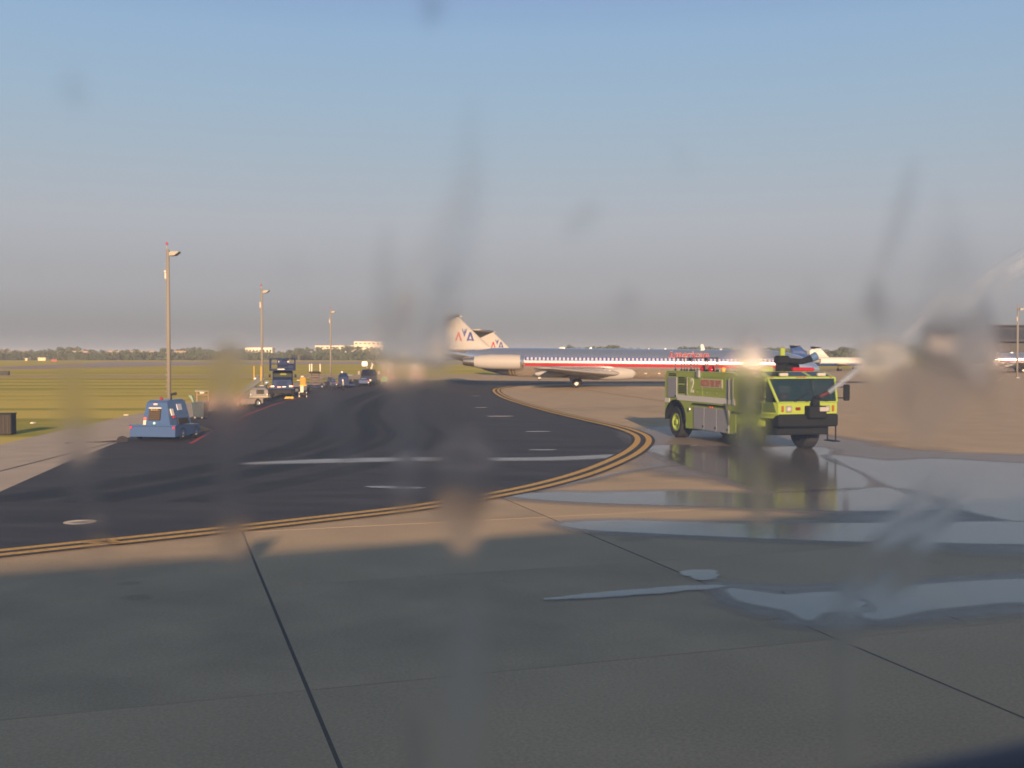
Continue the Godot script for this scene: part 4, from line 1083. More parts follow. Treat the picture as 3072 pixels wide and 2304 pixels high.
	obj("block", G.new().prism(poly([-0.26, 0, 0.26, 0, 0.2, 0.18, 0.05, 0.25, -0.14, 0.2]), -0.12, 0.12), black, ch)
	obj("rope", G.new().tube([Vector3(-0.25, 0.05, 0), Vector3(-0.9, 0.02, 0.1), Vector3(-1.7, 0.03, -0.05), Vector3(-2.2, 0.02, 0.12)], 0.03, 6), black, ch)
	# wooden ramp
	var wd := thing("wooden_ramp", "yellow wooden ramp board lying by the blue power unit", "ramp", Vector3(-15.5, 0.004, -51.6), -12)
	obj("board", G.new().prism(poly([-0.55, 0, 0.62, 0, 0.62, 0.05, -0.4, 0.36]), -0.3, 0.3), mk(0.48, 0.28, 0.08, 0.7), wd)
	obj("cross_cleat", bx(Vector3(0.1, 0.22, 0), Vector3(0.05, 0.05, 0.62), 0.01, Basis(Vector3(0, 0, 1), -0.3)), mk(0.38, 0.22, 0.07, 0.7), wd)
	# grey cart with frame
	var cart := thing("waste_cart", "grey green bin cart with raised frame beside the concrete path", "cart", Vector3(-18.2, 0.004, -61.3), -8)
	obj("bin", G.new().loft([[Vector3(-0.32, 0.12, -0.3), Vector3(0.32, 0.12, -0.3), Vector3(0.32, 0.12, 0.3), Vector3(-0.32, 0.12, 0.3)], [Vector3(-0.38, 0.92, -0.36), Vector3(0.38, 0.92, -0.36), Vector3(0.38, 0.92, 0.36), Vector3(-0.38, 0.92, 0.36)]]), mk(0.045, 0.06, 0.07, 0.5), cart)
	obj("lid", bx(Vector3(0, 0.95, 0), Vector3(0.8, 0.07, 0.78), 0.02), mk(0.055, 0.075, 0.085, 0.5), cart)
	for x in [-0.36, 0.36]:
		obj("frame_post", G.new().tube([Vector3(x, 0.95, -0.3), Vector3(x, 1.6, -0.3)], 0.03, 6), mk(0.30, 0.2, 0.15, 0.6), cart)
	obj("frame_bar", bx(Vector3(0, 1.4, -0.3), Vector3(0.78, 0.06, 0.06), 0.01), mk(0.26, 0.14, 0.1, 0.6), cart)
	obj("frame_top", bx(Vector3(0.02, 1.62, -0.3), Vector3(0.9, 0.05, 0.3), 0.01), mk(0.30, 0.32, 0.28, 0.5), cart)
	obj("white_card", bx(Vector3(0.05, 1.53, -0.12), Vector3(0.28, 0.08, 0.03), 0.0), white, cart)
	obj("green_flap", G.new().prism(poly([-0.42, 0.95, -0.36, 0.95, -0.5, 1.35, -0.72, 1.4]), -0.1, 0.1), mk(0.17, 0.23, 0.18, 0.7), cart)
	for s in [-1.0, 1.0]:
		wheel(cart, Vector3(-0.22, 0.1, 0.3 * s), 0.1, 0.06, steel, tyre, s)
		wheel(cart, Vector3(0.22, 0.1, 0.3 * s), 0.1, 0.06, steel, tyre, s)
	# belt loader with yellow rails
	var bl := thing("belt_loader", "belt loader with two yellow upright rails at the asphalt edge", "belt loader", Vector3(-19.6, 0.004, -75.6), 60)
	obj("chassis", bx(Vector3(0, 0.42, 0), Vector3(3.4, 0.4, 1.3), 0.05), mk(0.28, 0.24, 0.2, 0.6), bl)
	obj("conveyor", bx(Vector3(0.3, 1.25, 0.1), Vector3(3.8, 0.16, 0.7), 0.03, Basis(Vector3(0, 0, 1), 0.42)), mk(0.16, 0.17, 0.16, 0.7), bl)
	for z in [-0.28, 0.42]:
		obj("yellow_rail", G.new().tube([Vector3(1.7, 1.85, z), Vector3(1.72, 2.95, z)], 0.055, 6), mk(0.40, 0.27, 0.05, 0.5), bl)
	obj("rear_plate", bx(Vector3(-1.74, 0.62, 0.1), Vector3(0.06, 0.6, 0.5), 0.02), mk(0.58, 0.2, 0.06, 0.5), bl)
	obj("sticker", bx(Vector3(-1.79, 0.62, 0.12), Vector3(0.03, 0.26, 0.26), 0.0), white, bl)
	obj("support_post", G.new().tube([Vector3(-1.7, 0.0, 0.75), Vector3(-1.7, 1.5, 0.75)], 0.04, 6), mk(0.3, 0.16, 0.05, 0.6), bl)
	for s in [-1.0, 1.0]:
		wheel(bl, Vector3(-1.0, 0.3, 0.62 * s), 0.3, 0.2, steel, tyre, s)
		wheel(bl, Vector3(1.1, 0.3, 0.62 * s), 0.3, 0.2, steel, tyre, s)
	# silver tug with work lamps; local x towards the camera
	var tg := thing("light_tug", "small silver tug with two bright work lamps on its roof bar", "tug", Vector3(-20.75, 0.004, -86.0), -78)
	obj("body", G.new().loft([[Vector3(-2.2, 0.3, -0.75), Vector3(0.2, 0.3, -0.75), Vector3(0.2, 0.3, 0.75), Vector3(-2.2, 0.3, 0.75)], [Vector3(-2.2, 0.95, -0.75), Vector3(0.15, 0.9, -0.72), Vector3(0.15, 0.9, 0.72), Vector3(-2.2, 0.95, 0.75)], [Vector3(-2.0, 1.18, -0.5), Vector3(-0.1, 1.1, -0.5), Vector3(-0.1, 1.1, 0.5), Vector3(-2.0, 1.18, 0.5)]]), mk(0.15, 0.15, 0.15, 0.5), tg)
	obj("grille", bx(Vector3(0.2, 0.78, -0.1), Vector3(0.08, 0.34, 0.6), 0.02), dark, tg)
	obj("bumper", bx(Vector3(0.26, 0.36, 0), Vector3(0.14, 0.1, 1.55), 0.03), mk(0.34, 0.29, 0.19, 0.5), tg)
	for z in [-0.66, 0.66]:
		obj("headlight", bx(Vector3(0.2, 0.56, z), Vector3(0.08, 0.1, 0.1), 0.02), mk(0.8, 0.7, 0.5, 0.2), tg)
	obj("lamp_bar", G.new().tube([Vector3(-0.6, 1.1, 0.25), Vector3(-0.6, 1.75, 0.3)], 0.035, 6), black, tg)
	obj("lamp_bar", G.new().tube([Vector3(-0.5, 1.1, -0.6), Vector3(-0.5, 1.45, -0.62)], 0.035, 6), black, tg)
	for q in [[-0.55, 1.82, 0.28], [-0.45, 1.5, -0.62]]:
		obj("work_lamp", G.new().smooth(true).lathe([Vector2(-0.22, 0.0), Vector2(-0.2, 0.1), Vector2(0.0, 0.19), Vector2(0.02, 0.17), Vector2(0.05, 0.0)], 16, Transform3D(Basis(Vector3(0, 0, 1), 0.05), Vector3(q[0], q[1], q[2]))), chrome, tg)
	for s in [-1.0, 1.0]:
		wheel(tg, Vector3(-0.3, 0.3, 0.66 * s), 0.3, 0.2, steel, tyre, s)
		wheel(tg, Vector3(-1.8, 0.3, 0.66 * s), 0.3, 0.2, steel, tyre, s)
	# high lift truck facing the camera
	var hl := thing("high_lift_truck", "dark blue lift truck with railed platform raised over its cab", "truck", Vector3(-20.8, 0.004, -95.0), -79)
	obj("hood", G.new().loft([[Vector3(-1.3, 0.8, -0.95), Vector3(0.1, 0.8, -0.92), Vector3(0.1, 0.8, 0.92), Vector3(-1.3, 0.8, 0.95)], [Vector3(-1.3, 1.78, -0.9), Vector3(-0.05, 1.55, -0.78), Vector3(-0.05, 1.55, 0.78), Vector3(-1.3, 1.78, 0.9)]]), mk(0.014, 0.03, 0.085, 0.5), hl)
	var cabn := obj("cab", bx(Vector3(-2.0, 1.55, 0), Vector3(1.5, 1.6, 1.8), 0.08), navy, hl)
	obj("windscreen", bx(Vector3(-1.24, 2.04, 0), Vector3(0.05, 0.46, 1.6), 0.01), mk(0.03, 0.035, 0.02, 0.1), cabn)
	obj("rear_window", bx(Vector3(-1.21, 2.08, -0.06), Vector3(0.03, 0.2, 0.55), 0.01), mk(0.16, 0.17, 0.03, 0.3), cabn)
	obj("front_bumper", bx(Vector3(0.1, 0.82, 0), Vector3(0.25, 0.26, 2.2), 0.04), mk(0.014, 0.03, 0.085, 0.5), hl)
	obj("undercarriage", bx(Vector3(-2.6, 0.55, 0), Vector3(5.2, 0.5, 1.7), 0.04), black, hl)
	for k in 6:
		obj("grille_slat", bx(Vector3(0.1, 1.22, -0.4 + 0.16 * k), Vector3(0.05, 0.5, 0.05), 0.01), navy, hl)
	obj("plate", bx(Vector3(0.24, 0.92, 0.28), Vector3(0.03, 0.13, 0.34), 0.01), mk(0.6, 0.36, 0.33, 0.5), hl)
	obj("plate", bx(Vector3(0.24, 0.94, -0.16), Vector3(0.03, 0.07, 0.34), 0.01), steel, hl)
	for z in [0.86, -0.76]:
		var hd := obj("headlight", bx(Vector3(0.22, 0.98, z), Vector3(0.06, 0.15, 0.32), 0.03), mk(0.8, 0.7, 0.5, 0.15), hl)
		obj("indicator", bx(Vector3(0.22, 0.98, z + (0.22 if z > 0 else -0.22)), Vector3(0.06, 0.13, 0.1), 0.02), mk(0.6, 0.08, 0.04, 0.3), hd)
	obj("platform", bx(Vector3(-1.6, 2.46, 0), Vector3(3.2, 0.16, 2.3), 0.03), navy, hl)
	obj("platform_edge", bx(Vector3(0.02, 2.52, 0.1), Vector3(0.06, 0.08, 0.65), 0.01), white, hl)
	for y in [3.0, 3.5]:
		obj("platform_rail", G.new().tube([Vector3(-3.0, y, 1.1), Vector3(0, y, 1.1), Vector3(0, y, -1.1), Vector3(-3.0, y, -1.1)], 0.04, 6), navy, hl)
	for q in [[0, 1.1], [0, 0.4], [0, -1.1], [-1.5, 1.1], [-1.5, -1.1], [-3.0, 1.1], [-3.0, -1.1]]:
		obj("rail_post", G.new().tube([Vector3(q[0], 2.5, q[1]), Vector3(q[0], 3.52, q[1])], 0.045, 6), navy, hl)
	obj("van_box", bx(Vector3(-4.6, 2.9, 0), Vector3(2.6, 1.1, 1.0), 0.04), navy, hl)
	obj("lift_cabinet", bx(Vector3(-1.2, 2.95, -0.25), Vector3(0.8, 0.85, 0.5), 0.05), navy, hl)
	obj("control_box", bx(Vector3(-0.5, 2.78, -0.75), Vector3(0.5, 0.5, 0.6), 0.05), navy, hl)
	for z in [0.35, -0.55]:
		obj("flood_lamp", G.new().smooth(true).lathe([Vector2(-0.1, 0), Vector2(-0.08, 0.1), Vector2(0.05, 0.12), Vector2(0.07, 0)], 14, Transform3D(Basis(), Vector3(-0.1, 3.2, z))), mk(0.6, 0.58, 0.5, 0.2, 0.4), hl)
	for s in [-1.0, 1.0]:
		wheel(hl, Vector3(-0.6, 0.42, 0.95 * s), 0.42, 0.28, steel, tyre, s)
		wheel(hl, Vector3(-4.2, 0.42, 0.95 * s), 0.42, 0.28, steel, tyre, s)
		obj("mirror", bx(Vector3(-1.1, 1.9, 1.15 * s), Vector3(0.08, 0.3, 0.2), 0.02), black, hl)
	# tall yellow cart right of the truck
	var yc := thing("yellow_cart", "tall cart with yellow tank and white stand beside the lift truck", "cart", Vector3(-19.0, 0.004, -95.3), -75)
	obj("tank", bx(Vector3(0, 1.4, 0), Vector3(0.55, 0.8, 0.56), 0.06), yellow, yc)
	obj("tank_band", bx(Vector3(0.02, 1.06, 0), Vector3(0.6, 0.08, 0.62), 0.02), mk(0.66, 0.40, 0.05, 0.5), yc)
	obj("cap", bx(Vector3(0, 1.86, 0.06), Vector3(0.3, 0.13, 0.26), 0.03), cream, yc)
	obj("stand", bx(Vector3(0.05, 0.72, 0.1), Vector3(0.5, 0.62, 0.30), 0.03), cream, yc)
	obj("base", bx(Vector3(0, 0.26, 0), Vector3(0.9, 0.2, 0.7), 0.03), black, yc)
	for q in [[0.3, -0.32], [0.3, 0.32], [-0.3, -0.32], [-0.3, 0.32]]:
		obj("leg", G.new().tube([Vector3(q[0], 0.0, q[1]), Vector3(q[0], 0.45, q[1])], 0.04, 6), cream, yc)
	obj("arm", G.new().tube([Vector3(0.2, 1.5, 0.28), Vector3(0.2, 1.55, 0.55)], 0.04, 6), cream, yc)
	obj("wheel", G.new().lathe([Vector2(-0.1, 0), Vector2(-0.1, 0.2), Vector2(0.1, 0.2), Vector2(0.1, 0)], 14, Transform3D(Basis(Vector3.UP, PI / 2), Vector3(0, 0.2, 0.02))), tyre, yc)
	var yk := thing("yellow_chock", "flat yellow wheel block before the lift truck's wheels", "wheel chock", Vector3(-19.45, 0.004, -91.6), 0)
	obj("block", G.new().prism(poly([-0.42, 0, 0.4, 0, 0.4, 0.17, -0.28, 0.17]), -0.2, 0.2), mk(0.40, 0.27, 0.05, 0.5), yk)
	# scissor lift cart
	var sc := thing("scissor_lift", "dark scissor lift on blue base with white posts on top", "scissor lift", Vector3(-21.0, 0.004, -112.0), -80)
	obj("base", bx(Vector3(-0.6, 0.45, 0), Vector3(3.4, 0.34, 1.7), 0.05), navy, sc)
	for k in 5:
		for s in [-1.0, 1.0]:
			obj("scissor_arm", bx(Vector3(0, 0.78 + 0.26 * k, 0.4 * s), Vector3(0.08, 0.05, 1.0), 0.01, Basis(Vector3.RIGHT, 0.27 * s * (1 if k % 2 else -1))), mk(0.14, 0.12, 0.1, 0.5), sc)
		obj("cross_bar", bx(Vector3(0.06, 0.74 + 0.27 * k, 0), Vector3(0.06, 0.07, 0.86), 0.01), mk(0.22, 0.17, 0.11, 0.5), sc)
	obj("mast_panel", bx(Vector3(-0.15, 1.3, 0), Vector3(0.1, 1.6, 0.86), 0.02), mk(0.03, 0.035, 0.06, 0.6), sc)
	obj("top_deck", bx(Vector3(-0.2, 2.02, 0.05), Vector3(1.6, 0.16, 1.2), 0.03), black, sc)
	for z in [0.58, 0.36, -0.52]:
		obj("white_post", G.new().tube([Vector3(0.3, 2.05, z), Vector3(0.3, 2.9, z)], 0.06, 6), mk(0.6, 0.54, 0.46, 0.5), sc)
	for z in [0.72, -0.72]:
		obj("lamp", bx(Vector3(1.12, 0.5, z), Vector3(0.08, 0.12, 0.14), 0.03), white, sc)
	for s in [-1.0, 1.0]:
		wheel(sc, Vector3(0.6, 0.3, 0.75 * s), 0.3, 0.22, steel, tyre, s)
		wheel(sc, Vector3(-1.7, 0.3, 0.75 * s), 0.3, 0.22, steel, tyre, s)
	# empty dollies standing between the carts
	var dolly := thing("baggage_dolly", "low dark dolly left of the scissor lift's base", "dolly", Vector3(-22.3, 0.004, -107.0), -80, "low dark dollies in the equipment row")
	obj("bed", bx(Vector3(0, 0.5, 0), Vector3(2.6, 0.1, 1.4), 0.02), mk(0.03, 0.032, 0.04, 0.6), dolly)
	for q in [[1.25, -0.68], [1.25, 0.68], [-1.25, -0.68], [-1.25, 0.68]]:
		obj("stake", G.new().tube([Vector3(q[0], 0.5, q[1]), Vector3(q[0], 0.95, q[1])], 0.04, 6), mk(0.12, 0.11, 0.1, 0.6), dolly)
	obj("tow_bar", G.new().tube([Vector3(1.3, 0.4, 0), Vector3(2.3, 0.25, 0)], 0.04, 6), black, dolly)
	for s in [-1.0, 1.0]:
		wheel(dolly, Vector3(0.8, 0.22, 0.6 * s), 0.22, 0.14, steel, tyre, s)
		wheel(dolly, Vector3(-0.8, 0.22, 0.6 * s), 0.22, 0.14, steel, tyre, s)
	copy(dolly, "low dark dolly right of the scissor lift", Vector3(-19.2, 0.004, -115.0), -78)
	copy(dolly, "low dark dolly left of the dark boom truck", Vector3(-20.6, 0.004, -131.0), -84)
	copy(dolly, "low dark dolly farther left of the boom truck, nearer the grass", Vector3(-22.6, 0.004, -128.0), -82)
	# low tractor
	var tr := thing("baggage_tractor", "low dark blue tractor between scissor lift and blue box unit", "tractor", Vector3(-20.6, 0.004, -119.5), -80)
	obj("body", bx(Vector3(-0.8, 0.6, 0), Vector3(2.4, 0.55, 1.3), 0.1), mk(0.02, 0.04, 0.11, 0.16), tr)
	obj("hood", bx(Vector3(0.0, 0.98, 0), Vector3(0.9, 0.3, 0.9), 0.08), mk(0.02, 0.04, 0.11, 0.16), tr)
	obj("seat", bx(Vector3(-1.2, 1.1, 0.1), Vector3(0.4, 0.5, 0.5), 0.06), black, tr)
	obj("tail_lamp", bx(Vector3(0.42, 0.7, -0.55), Vector3(0.06, 0.14, 0.16), 0.02), red, tr)
	obj("lamp", bx(Vector3(0.42, 0.5, -0.6), Vector3(0.06, 0.12, 0.14), 0.02), white, tr)
	for s in [-1.0, 1.0]:
		wheel(tr, Vector3(0.0, 0.28, 0.6 * s), 0.28, 0.2, steel, tyre, s)
		wheel(tr, Vector3(-1.6, 0.28, 0.6 * s), 0.28, 0.2, steel, tyre, s)
	copy(tr, "low dark tractor right of the blue box unit", Vector3(-18.3, 0.004, -129.5), -84)
	copy(tr, "low dark tractor between the lift truck and scissor lift, near the grass", Vector3(-22.9, 0.004, -102.0), -76)
	# blue box unit with white pole
	var bu := thing("air_start_unit", "blue box unit with a white pole at its front", "power unit", Vector3(-19.9, 0.004, -124.0), -80)
	obj("housing", G.new().loft([[Vector3(-2, 0.3, -0.6), Vector3(0, 0.3, -0.6), Vector3(0, 0.3, 0.6), Vector3(-2, 0.3, 0.6)], [Vector3(-2, 1.35, -0.6), Vector3(0, 1.3, -0.6), Vector3(0, 1.3, 0.6), Vector3(-2, 1.35, 0.6)], [Vector3(-1.9, 1.75, -0.35), Vector3(-0.3, 1.65, -0.35), Vector3(-0.3, 1.65, 0.35), Vector3(-1.9, 1.75, 0.35)]]), navy, bu)
	obj("white_pole", G.new().tube([Vector3(0.25, 0.05, 0.1), Vector3(0.22, 1.0, 0.1)], 0.07, 8), mk(0.7, 0.66, 0.58, 0.5), bu)
	obj("roof_lamp", bx(Vector3(-0.3, 1.85, 0.18), Vector3(0.24, 0.2, 0.26), 0.06), white, bu)
	obj("side_arm", bx(Vector3(-0.5, 1.5, -0.75), Vector3(0.3, 0.07, 0.7), 0.02), mk(0.2, 0.24, 0.3, 0.5), bu)
	obj("trailer", bx(Vector3(-0.8, 0.35, -1.0), Vector3(1.6, 0.3, 0.8), 0.05), navy, bu)
	for s in [-1.0, 1.0]:
		wheel(bu, Vector3(-0.4, 0.25, 0.55 * s), 0.25, 0.18, steel, tyre, s)
		wheel(bu, Vector3(-1.6, 0.25, 0.55 * s), 0.25, 0.18, steel, tyre, s)
	# bucket truck
	var bt := thing("deicing_truck", "dark truck with a white boom bucket above its cab", "truck", Vector3(-18.6, 0.004, -136.5), -82)
	obj("cab", G.new().loft([[Vector3(-2.2, 0.55, -1.0), Vector3(0.2, 0.55, -1.0), Vector3(0.2, 0.55, 1.0), Vector3(-2.2, 0.55, 1.0)], [Vector3(-2.2, 1.3, -1.0), Vector3(0.2, 1.2, -0.95), Vector3(0.2, 1.2, 0.95), Vector3(-2.2, 1.3, 1.0)], [Vector3(-2.2, 2.0, -0.85), Vector3(-0.6, 1.95, -0.8), Vector3(-0.6, 1.95, 0.8), Vector3(-2.2, 2.0, 0.85)]]), mk(0.012, 0.015, 0.035, 0.5), bt)
	obj("bumper", bx(Vector3(0.28, 0.62, 0.2), Vector3(0.2, 0.26, 1.0), 0.04), cream, bt)
	obj("tank", bx(Vector3(-4.4, 1.2, 0), Vector3(4.0, 1.2, 2.1), 0.2), mk(0.05, 0.055, 0.065, 0.5), bt)
	obj("boom", G.new().tube([Vector3(-4, 1.9, 0), Vector3(-0.9, 2.25, 0.2), Vector3(-0.5, 2.45, 0.5)], 0.12, 8), cream, bt)
	obj("bucket", bx(Vector3(-0.4, 2.75, 0.55), Vector3(0.8, 0.66, 0.75), 0.1), mk(0.8, 0.77, 0.7, 0.4), bt)
	obj("boom_head", G.new().tube([Vector3(-0.8, 2.1, -0.3), Vector3(-0.8, 2.7, -0.5), Vector3(-0.8, 2.85, -0.3)], 0.13, 8), cream, bt)
	obj("mirror", bx(Vector3(-0.4, 1.6, 1.3), Vector3(0.1, 0.5, 0.3), 0.03), mk(0.2, 0.19, 0.17, 0.4), bt)
	obj("mirror", bx(Vector3(-0.4, 1.6, -1.3), Vector3(0.1, 0.5, 0.3), 0.03), mk(0.2, 0.19, 0.17, 0.4), bt)
	for s in [-1.0, 1.0]:
		wheel(bt, Vector3(-0.6, 0.42, 0.9 * s), 0.42, 0.28, steel, tyre, s)
		wheel(bt, Vector3(-5.0, 0.42, 0.9 * s), 0.42, 0.28, steel, tyre, s)
	# green dolly
	var gd := thing("baggage_cart", "small green baggage cart left of the white roofed truck", "cart", Vector3(-17.1, 0.004, -141), -82)
	obj("bed", bx(Vector3(0, 0.4, 0), Vector3(1.8, 0.12, 1.0), 0.02), mk(0.06, 0.2, 0.08, 0.5), gd)
	obj("crate", bx(Vector3(0, 0.78, 0.05), Vector3(1.4, 0.62, 0.8), 0.03), mk(0.07, 0.24, 0.09, 0.5), gd)
	for q in [[0.85, -0.48], [0.85, 0.48], [-0.85, -0.48], [-0.85, 0.48]]:
		obj("corner_post", G.new().tube([Vector3(q[0], 0.4, q[1]), Vector3(q[0], 1.25, q[1])], 0.04, 6), yellow, gd)
	for s in [-1.0, 1.0]:
		wheel(gd, Vector3(0.5, 0.18, 0.45 * s), 0.18, 0.12, steel, tyre, s)
		wheel(gd, Vector3(-0.5, 0.18, 0.45 * s), 0.18, 0.12, steel, tyre, s)
	# white roofed truck
	var wt := thing("service_truck", "white roofed service truck with pale bumper at row's far end", "truck", Vector3(-15.6, 0.004, -147), -84)
	obj("body", bx(Vector3(-2, 1.2, 0), Vector3(4.2, 1.1, 2.1), 0.1), mk(0.30, 0.16, 0.17, 0.45), wt)
	obj("cab_roof", bx(Vector3(-1.6, 2.45, 0.3), Vector3(2.0, 0.3, 1.4), 0.08), white, wt)
	obj("windscreen", bx(Vector3(-0.75, 2.1, 0.2), Vector3(0.1, 0.5, 1.5), 0.03), mk(0.05, 0.05, 0.06, 0.15), wt)
	obj("roof_board", bx(Vector3(-1.2, 2.95, 0.45), Vector3(0.3, 0.5, 0.9), 0.06), white, wt)
	obj("roof_tank", G.new().smooth(true).lathe([Vector2(-0.8, 0), Vector2(-0.7, 0.2), Vector2(0.6, 0.22), Vector2(0.9, 0)], 14, Transform3D(Basis(Vector3.UP, PI / 2), Vector3(-1.0, 2.4, -0.8))), mk(0.6, 0.57, 0.55, 0.4), wt)
	obj("bumper", bx(Vector3(0.16, 0.72, 0), Vector3(0.2, 0.28, 2.2), 0.04), white, wt)
	for s in [-1.0, 1.0]:
		wheel(wt, Vector3(-0.6, 0.42, 0.9 * s), 0.42, 0.28, steel, tyre, s)
		wheel(wt, Vector3(-3.4, 0.42, 0.9 * s), 0.42, 0.28, steel, tyre, s)
	# dark cabinets on the grass
	var bb := thing("black_cabinet", "black slatted equipment cabinet on the grass at the left edge", "cabinet", Vector3(-24.1, -0.06, -49.6), 6)
	obj("case", bx(Vector3(0, 0.5, 0), Vector3(1.0, 0.96, 0.7), 0.03), mk(0.03, 0.028, 0.024, 0.6), bb)
	for k in 5:
		obj("slat", bx(Vector3(-0.36 + 0.18 * k, 0.5, 0.36), Vector3(0.06, 0.84, 0.04), 0.01), mk(0.05, 0.04, 0.03, 0.6), bb)
	obj("lid", bx(Vector3(0, 1.0, 0), Vector3(1.06, 0.06, 0.76), 0.02), black, bb)
	var fb := thing("airfield_box", "low grey airfield equipment box far out on the grass", "cabinet", Vector3(-104.2, -0.06, -215), 10)
	obj("case", bx(Vector3(0, 0.4, 0), Vector3(2.2, 0.8, 0.9), 0.05), mk(0.045, 0.045, 0.045, 0.7), fb)
	obj("cap", bx(Vector3(0, 0.84, 0), Vector3(2.3, 0.08, 1.0), 0.02), mk(0.06, 0.06, 0.06, 0.7), fb)
	rng.seed = 5
	for q in [[-24.3, -66, "nearer pale marker plate in the grass by the path"], [-26.5, -58, "pale marker plate in the grass near the black cabinet"]]:
		var mp := thing("marker_plate", q[2], "marker", Vector3(q[0], -0.06, q[1]), rng.randf_range(0, 90))
		obj("plate", bx(Vector3(0, 0.04, 0), Vector3(0.26, 0.08, 0.2), 0.02), cream, mp)
	for q in [[-535, -1160, 2.4, 2.4, "small white hut on the far side of the runway"], [-518, -1160, 8.5, 3.0, "tan shed on the far side of the runway"]]:
		var hut := thing("far_shed", q[4], "shed", Vector3(q[0], -0.06, q[1]))
		obj("wall", bx(Vector3(0, q[3] / 2.0, 0), Vector3(q[2], q[3], 8), 0.1), mk(0.55, 0.42, 0.26, 0.7), hut)
		obj("roof", bx(Vector3(0, q[3] + 0.3, 0), Vector3(q[2] + 0.6, 0.4, 8.6), 0.1), cream, hut)
	var om := thing("runway_sign", "red sign board standing by the far runway", "sign", Vector3(-314, -0.06, -720))
	obj("board", bx(Vector3(0, 1.5, 0), Vector3(4, 1.6, 0.4), 0.05), mk(0.26, 0.09, 0.07, 0.7), om)
	for x in [-1.4, 1.4]:
		obj("leg", bx(Vector3(x, 0.3, 0), Vector3(0.3, 0.7, 0.3), 0.02), black, om)


# ------------------------------------------------------------------ light poles
func build_poles() -> void:
	var pale := mk(0.165, 0.155, 0.135, 0.6)
	var p := thing("light_pole", "tallest pale floodlight pole, behind the blue power unit", "light pole", Vector3(-27.8, -0.06, -85.0), 0, "apron floodlight poles")
	obj("shaft", G.new().smooth(true).tube([Vector3(0, 0, 0), Vector3(0, 12.4, 0)], 0.17, 12, 0.13), pale, p)
	obj("base_plate", bx(Vector3(0, 0.06, 0), Vector3(0.6, 0.12, 0.6), 0.02), mk(0.3, 0.3, 0.3, 0.6), p)
	for k in 24:
		obj("climbing_peg", bx(Vector3(-0.17, 0.9 + 0.45 * k, 0.05), Vector3(0.16, 0.05, 0.05), 0.01), mk(0.24, 0.22, 0.19, 0.5), p)
	obj("flood_arm", G.new().tube([Vector3(0.05, 11.95, 0), Vector3(0.4, 12.05, 0.1)], 0.05, 6), pale, p)
	obj("floodlight", G.new().prism(poly([0.2, 11.85, 0.62, 11.88, 0.95, 12.12, 0.95, 12.2, 0.35, 12.2, 0.2, 12.1]), -0.35, 0.35), mk(0.26, 0.245, 0.21, 0.5), p)
	obj("wind_bracket", bx(Vector3(-0.2, 10.6, 0.1), Vector3(0.2, 0.16, 0.16), 0.04), mk(0.45, 0.42, 0.38, 0.4), p)
	obj("ladder_box", bx(Vector3(-0.17, 10.25, 0.1), Vector3(0.12, 0.5, 0.12), 0.03), mk(0.6, 0.48, 0.4, 0.5), p)
	obj("red_lamp", G.new().smooth(true).lathe([Vector2(12.75, 0), Vector2(12.75, 0.1), Vector2(12.92, 0.1), Vector2(13.0, 0)], 10, Transform3D(Basis(Vector3.FORWARD, -PI / 2), Vector3(-0.08, 0, 0))), mk(0.3, 0.05, 0.06, 0.4), p)
	obj("lamp_stem", G.new().tube([Vector3(-0.08, 12.3, 0), Vector3(-0.08, 12.76, 0)], 0.03, 6), mk(0.3, 0.24, 0.22, 0.5), p)
	copy(p, "second floodlight pole, behind the lift truck", Vector3(-31.9, -0.06, -134), 0)
	copy(p, "third faint floodlight pole, behind the blue box unit", Vector3(-33.5, -0.06, -194), 0)
	copy(p, "fourth floodlight pole, beside the white roofed service truck", Vector3(-29.0, -0.06, -247), 0)
	copy(p, "floodlight pole at far right before the dark terminal", Vector3(88.6, -0.01, -184), 0)


# ------------------------------------------------------------------ far buildings and trees
func building(called: String, label: String, at: Vector3, turn: float, size: Vector3, wall: Material, roof: Material, rows: int, cols: int) -> void:
	var b := thing(called, label, "building", at, turn)
	var w := obj("wall", bx(Vector3(0, size.y / 2, 0), size, 0.1), wall, b)
	obj("roof", bx(Vector3(0, size.y + 0.35, 0), Vector3(size.x + 0.8, 0.7, size.z + 0.8), 0.1), roof, b)
	var wm := bx(Vector3.ZERO, Vector3(size.x / cols * 0.6, size.y / rows * 0.42, 0.3), 0.05).mesh()
	for r in rows:
		for c in cols:
			obj("window", wm, mk(0.06, 0.07, 0.08, 0.15), w, Transform3D(Basis(), Vector3(size.x * ((c + 0.5) / cols - 0.5), size.y * (r + 0.5) / rows, size.z / 2)))


func gable_house(label: String, at: Vector3, turn: float, w: float, wall: Material, roof: Material) -> void:
	var b := thing("house", label, "house", at, turn, "houses among the far trees")
	obj("wall", bx(Vector3(0, 1.8, 0), Vector3(w, 3.6, 9), 0.05), wall, b)
	obj("roof", G.new().prism(poly([-5.2, 3.5, 5.2, 3.5, 0, 7.0]), -w / 2 - 0.5, w / 2 + 0.5, Transform3D(Basis(Vector3.UP, PI / 2))), roof, b)
	for x in [-0.25, 0.25]:
		obj("window", bx(Vector3(x * w, 1.9, 4.5), Vector3(1.8, 1.3, 0.2), 0.03), mk(0.05, 0.06, 0.07, 0.2), b)


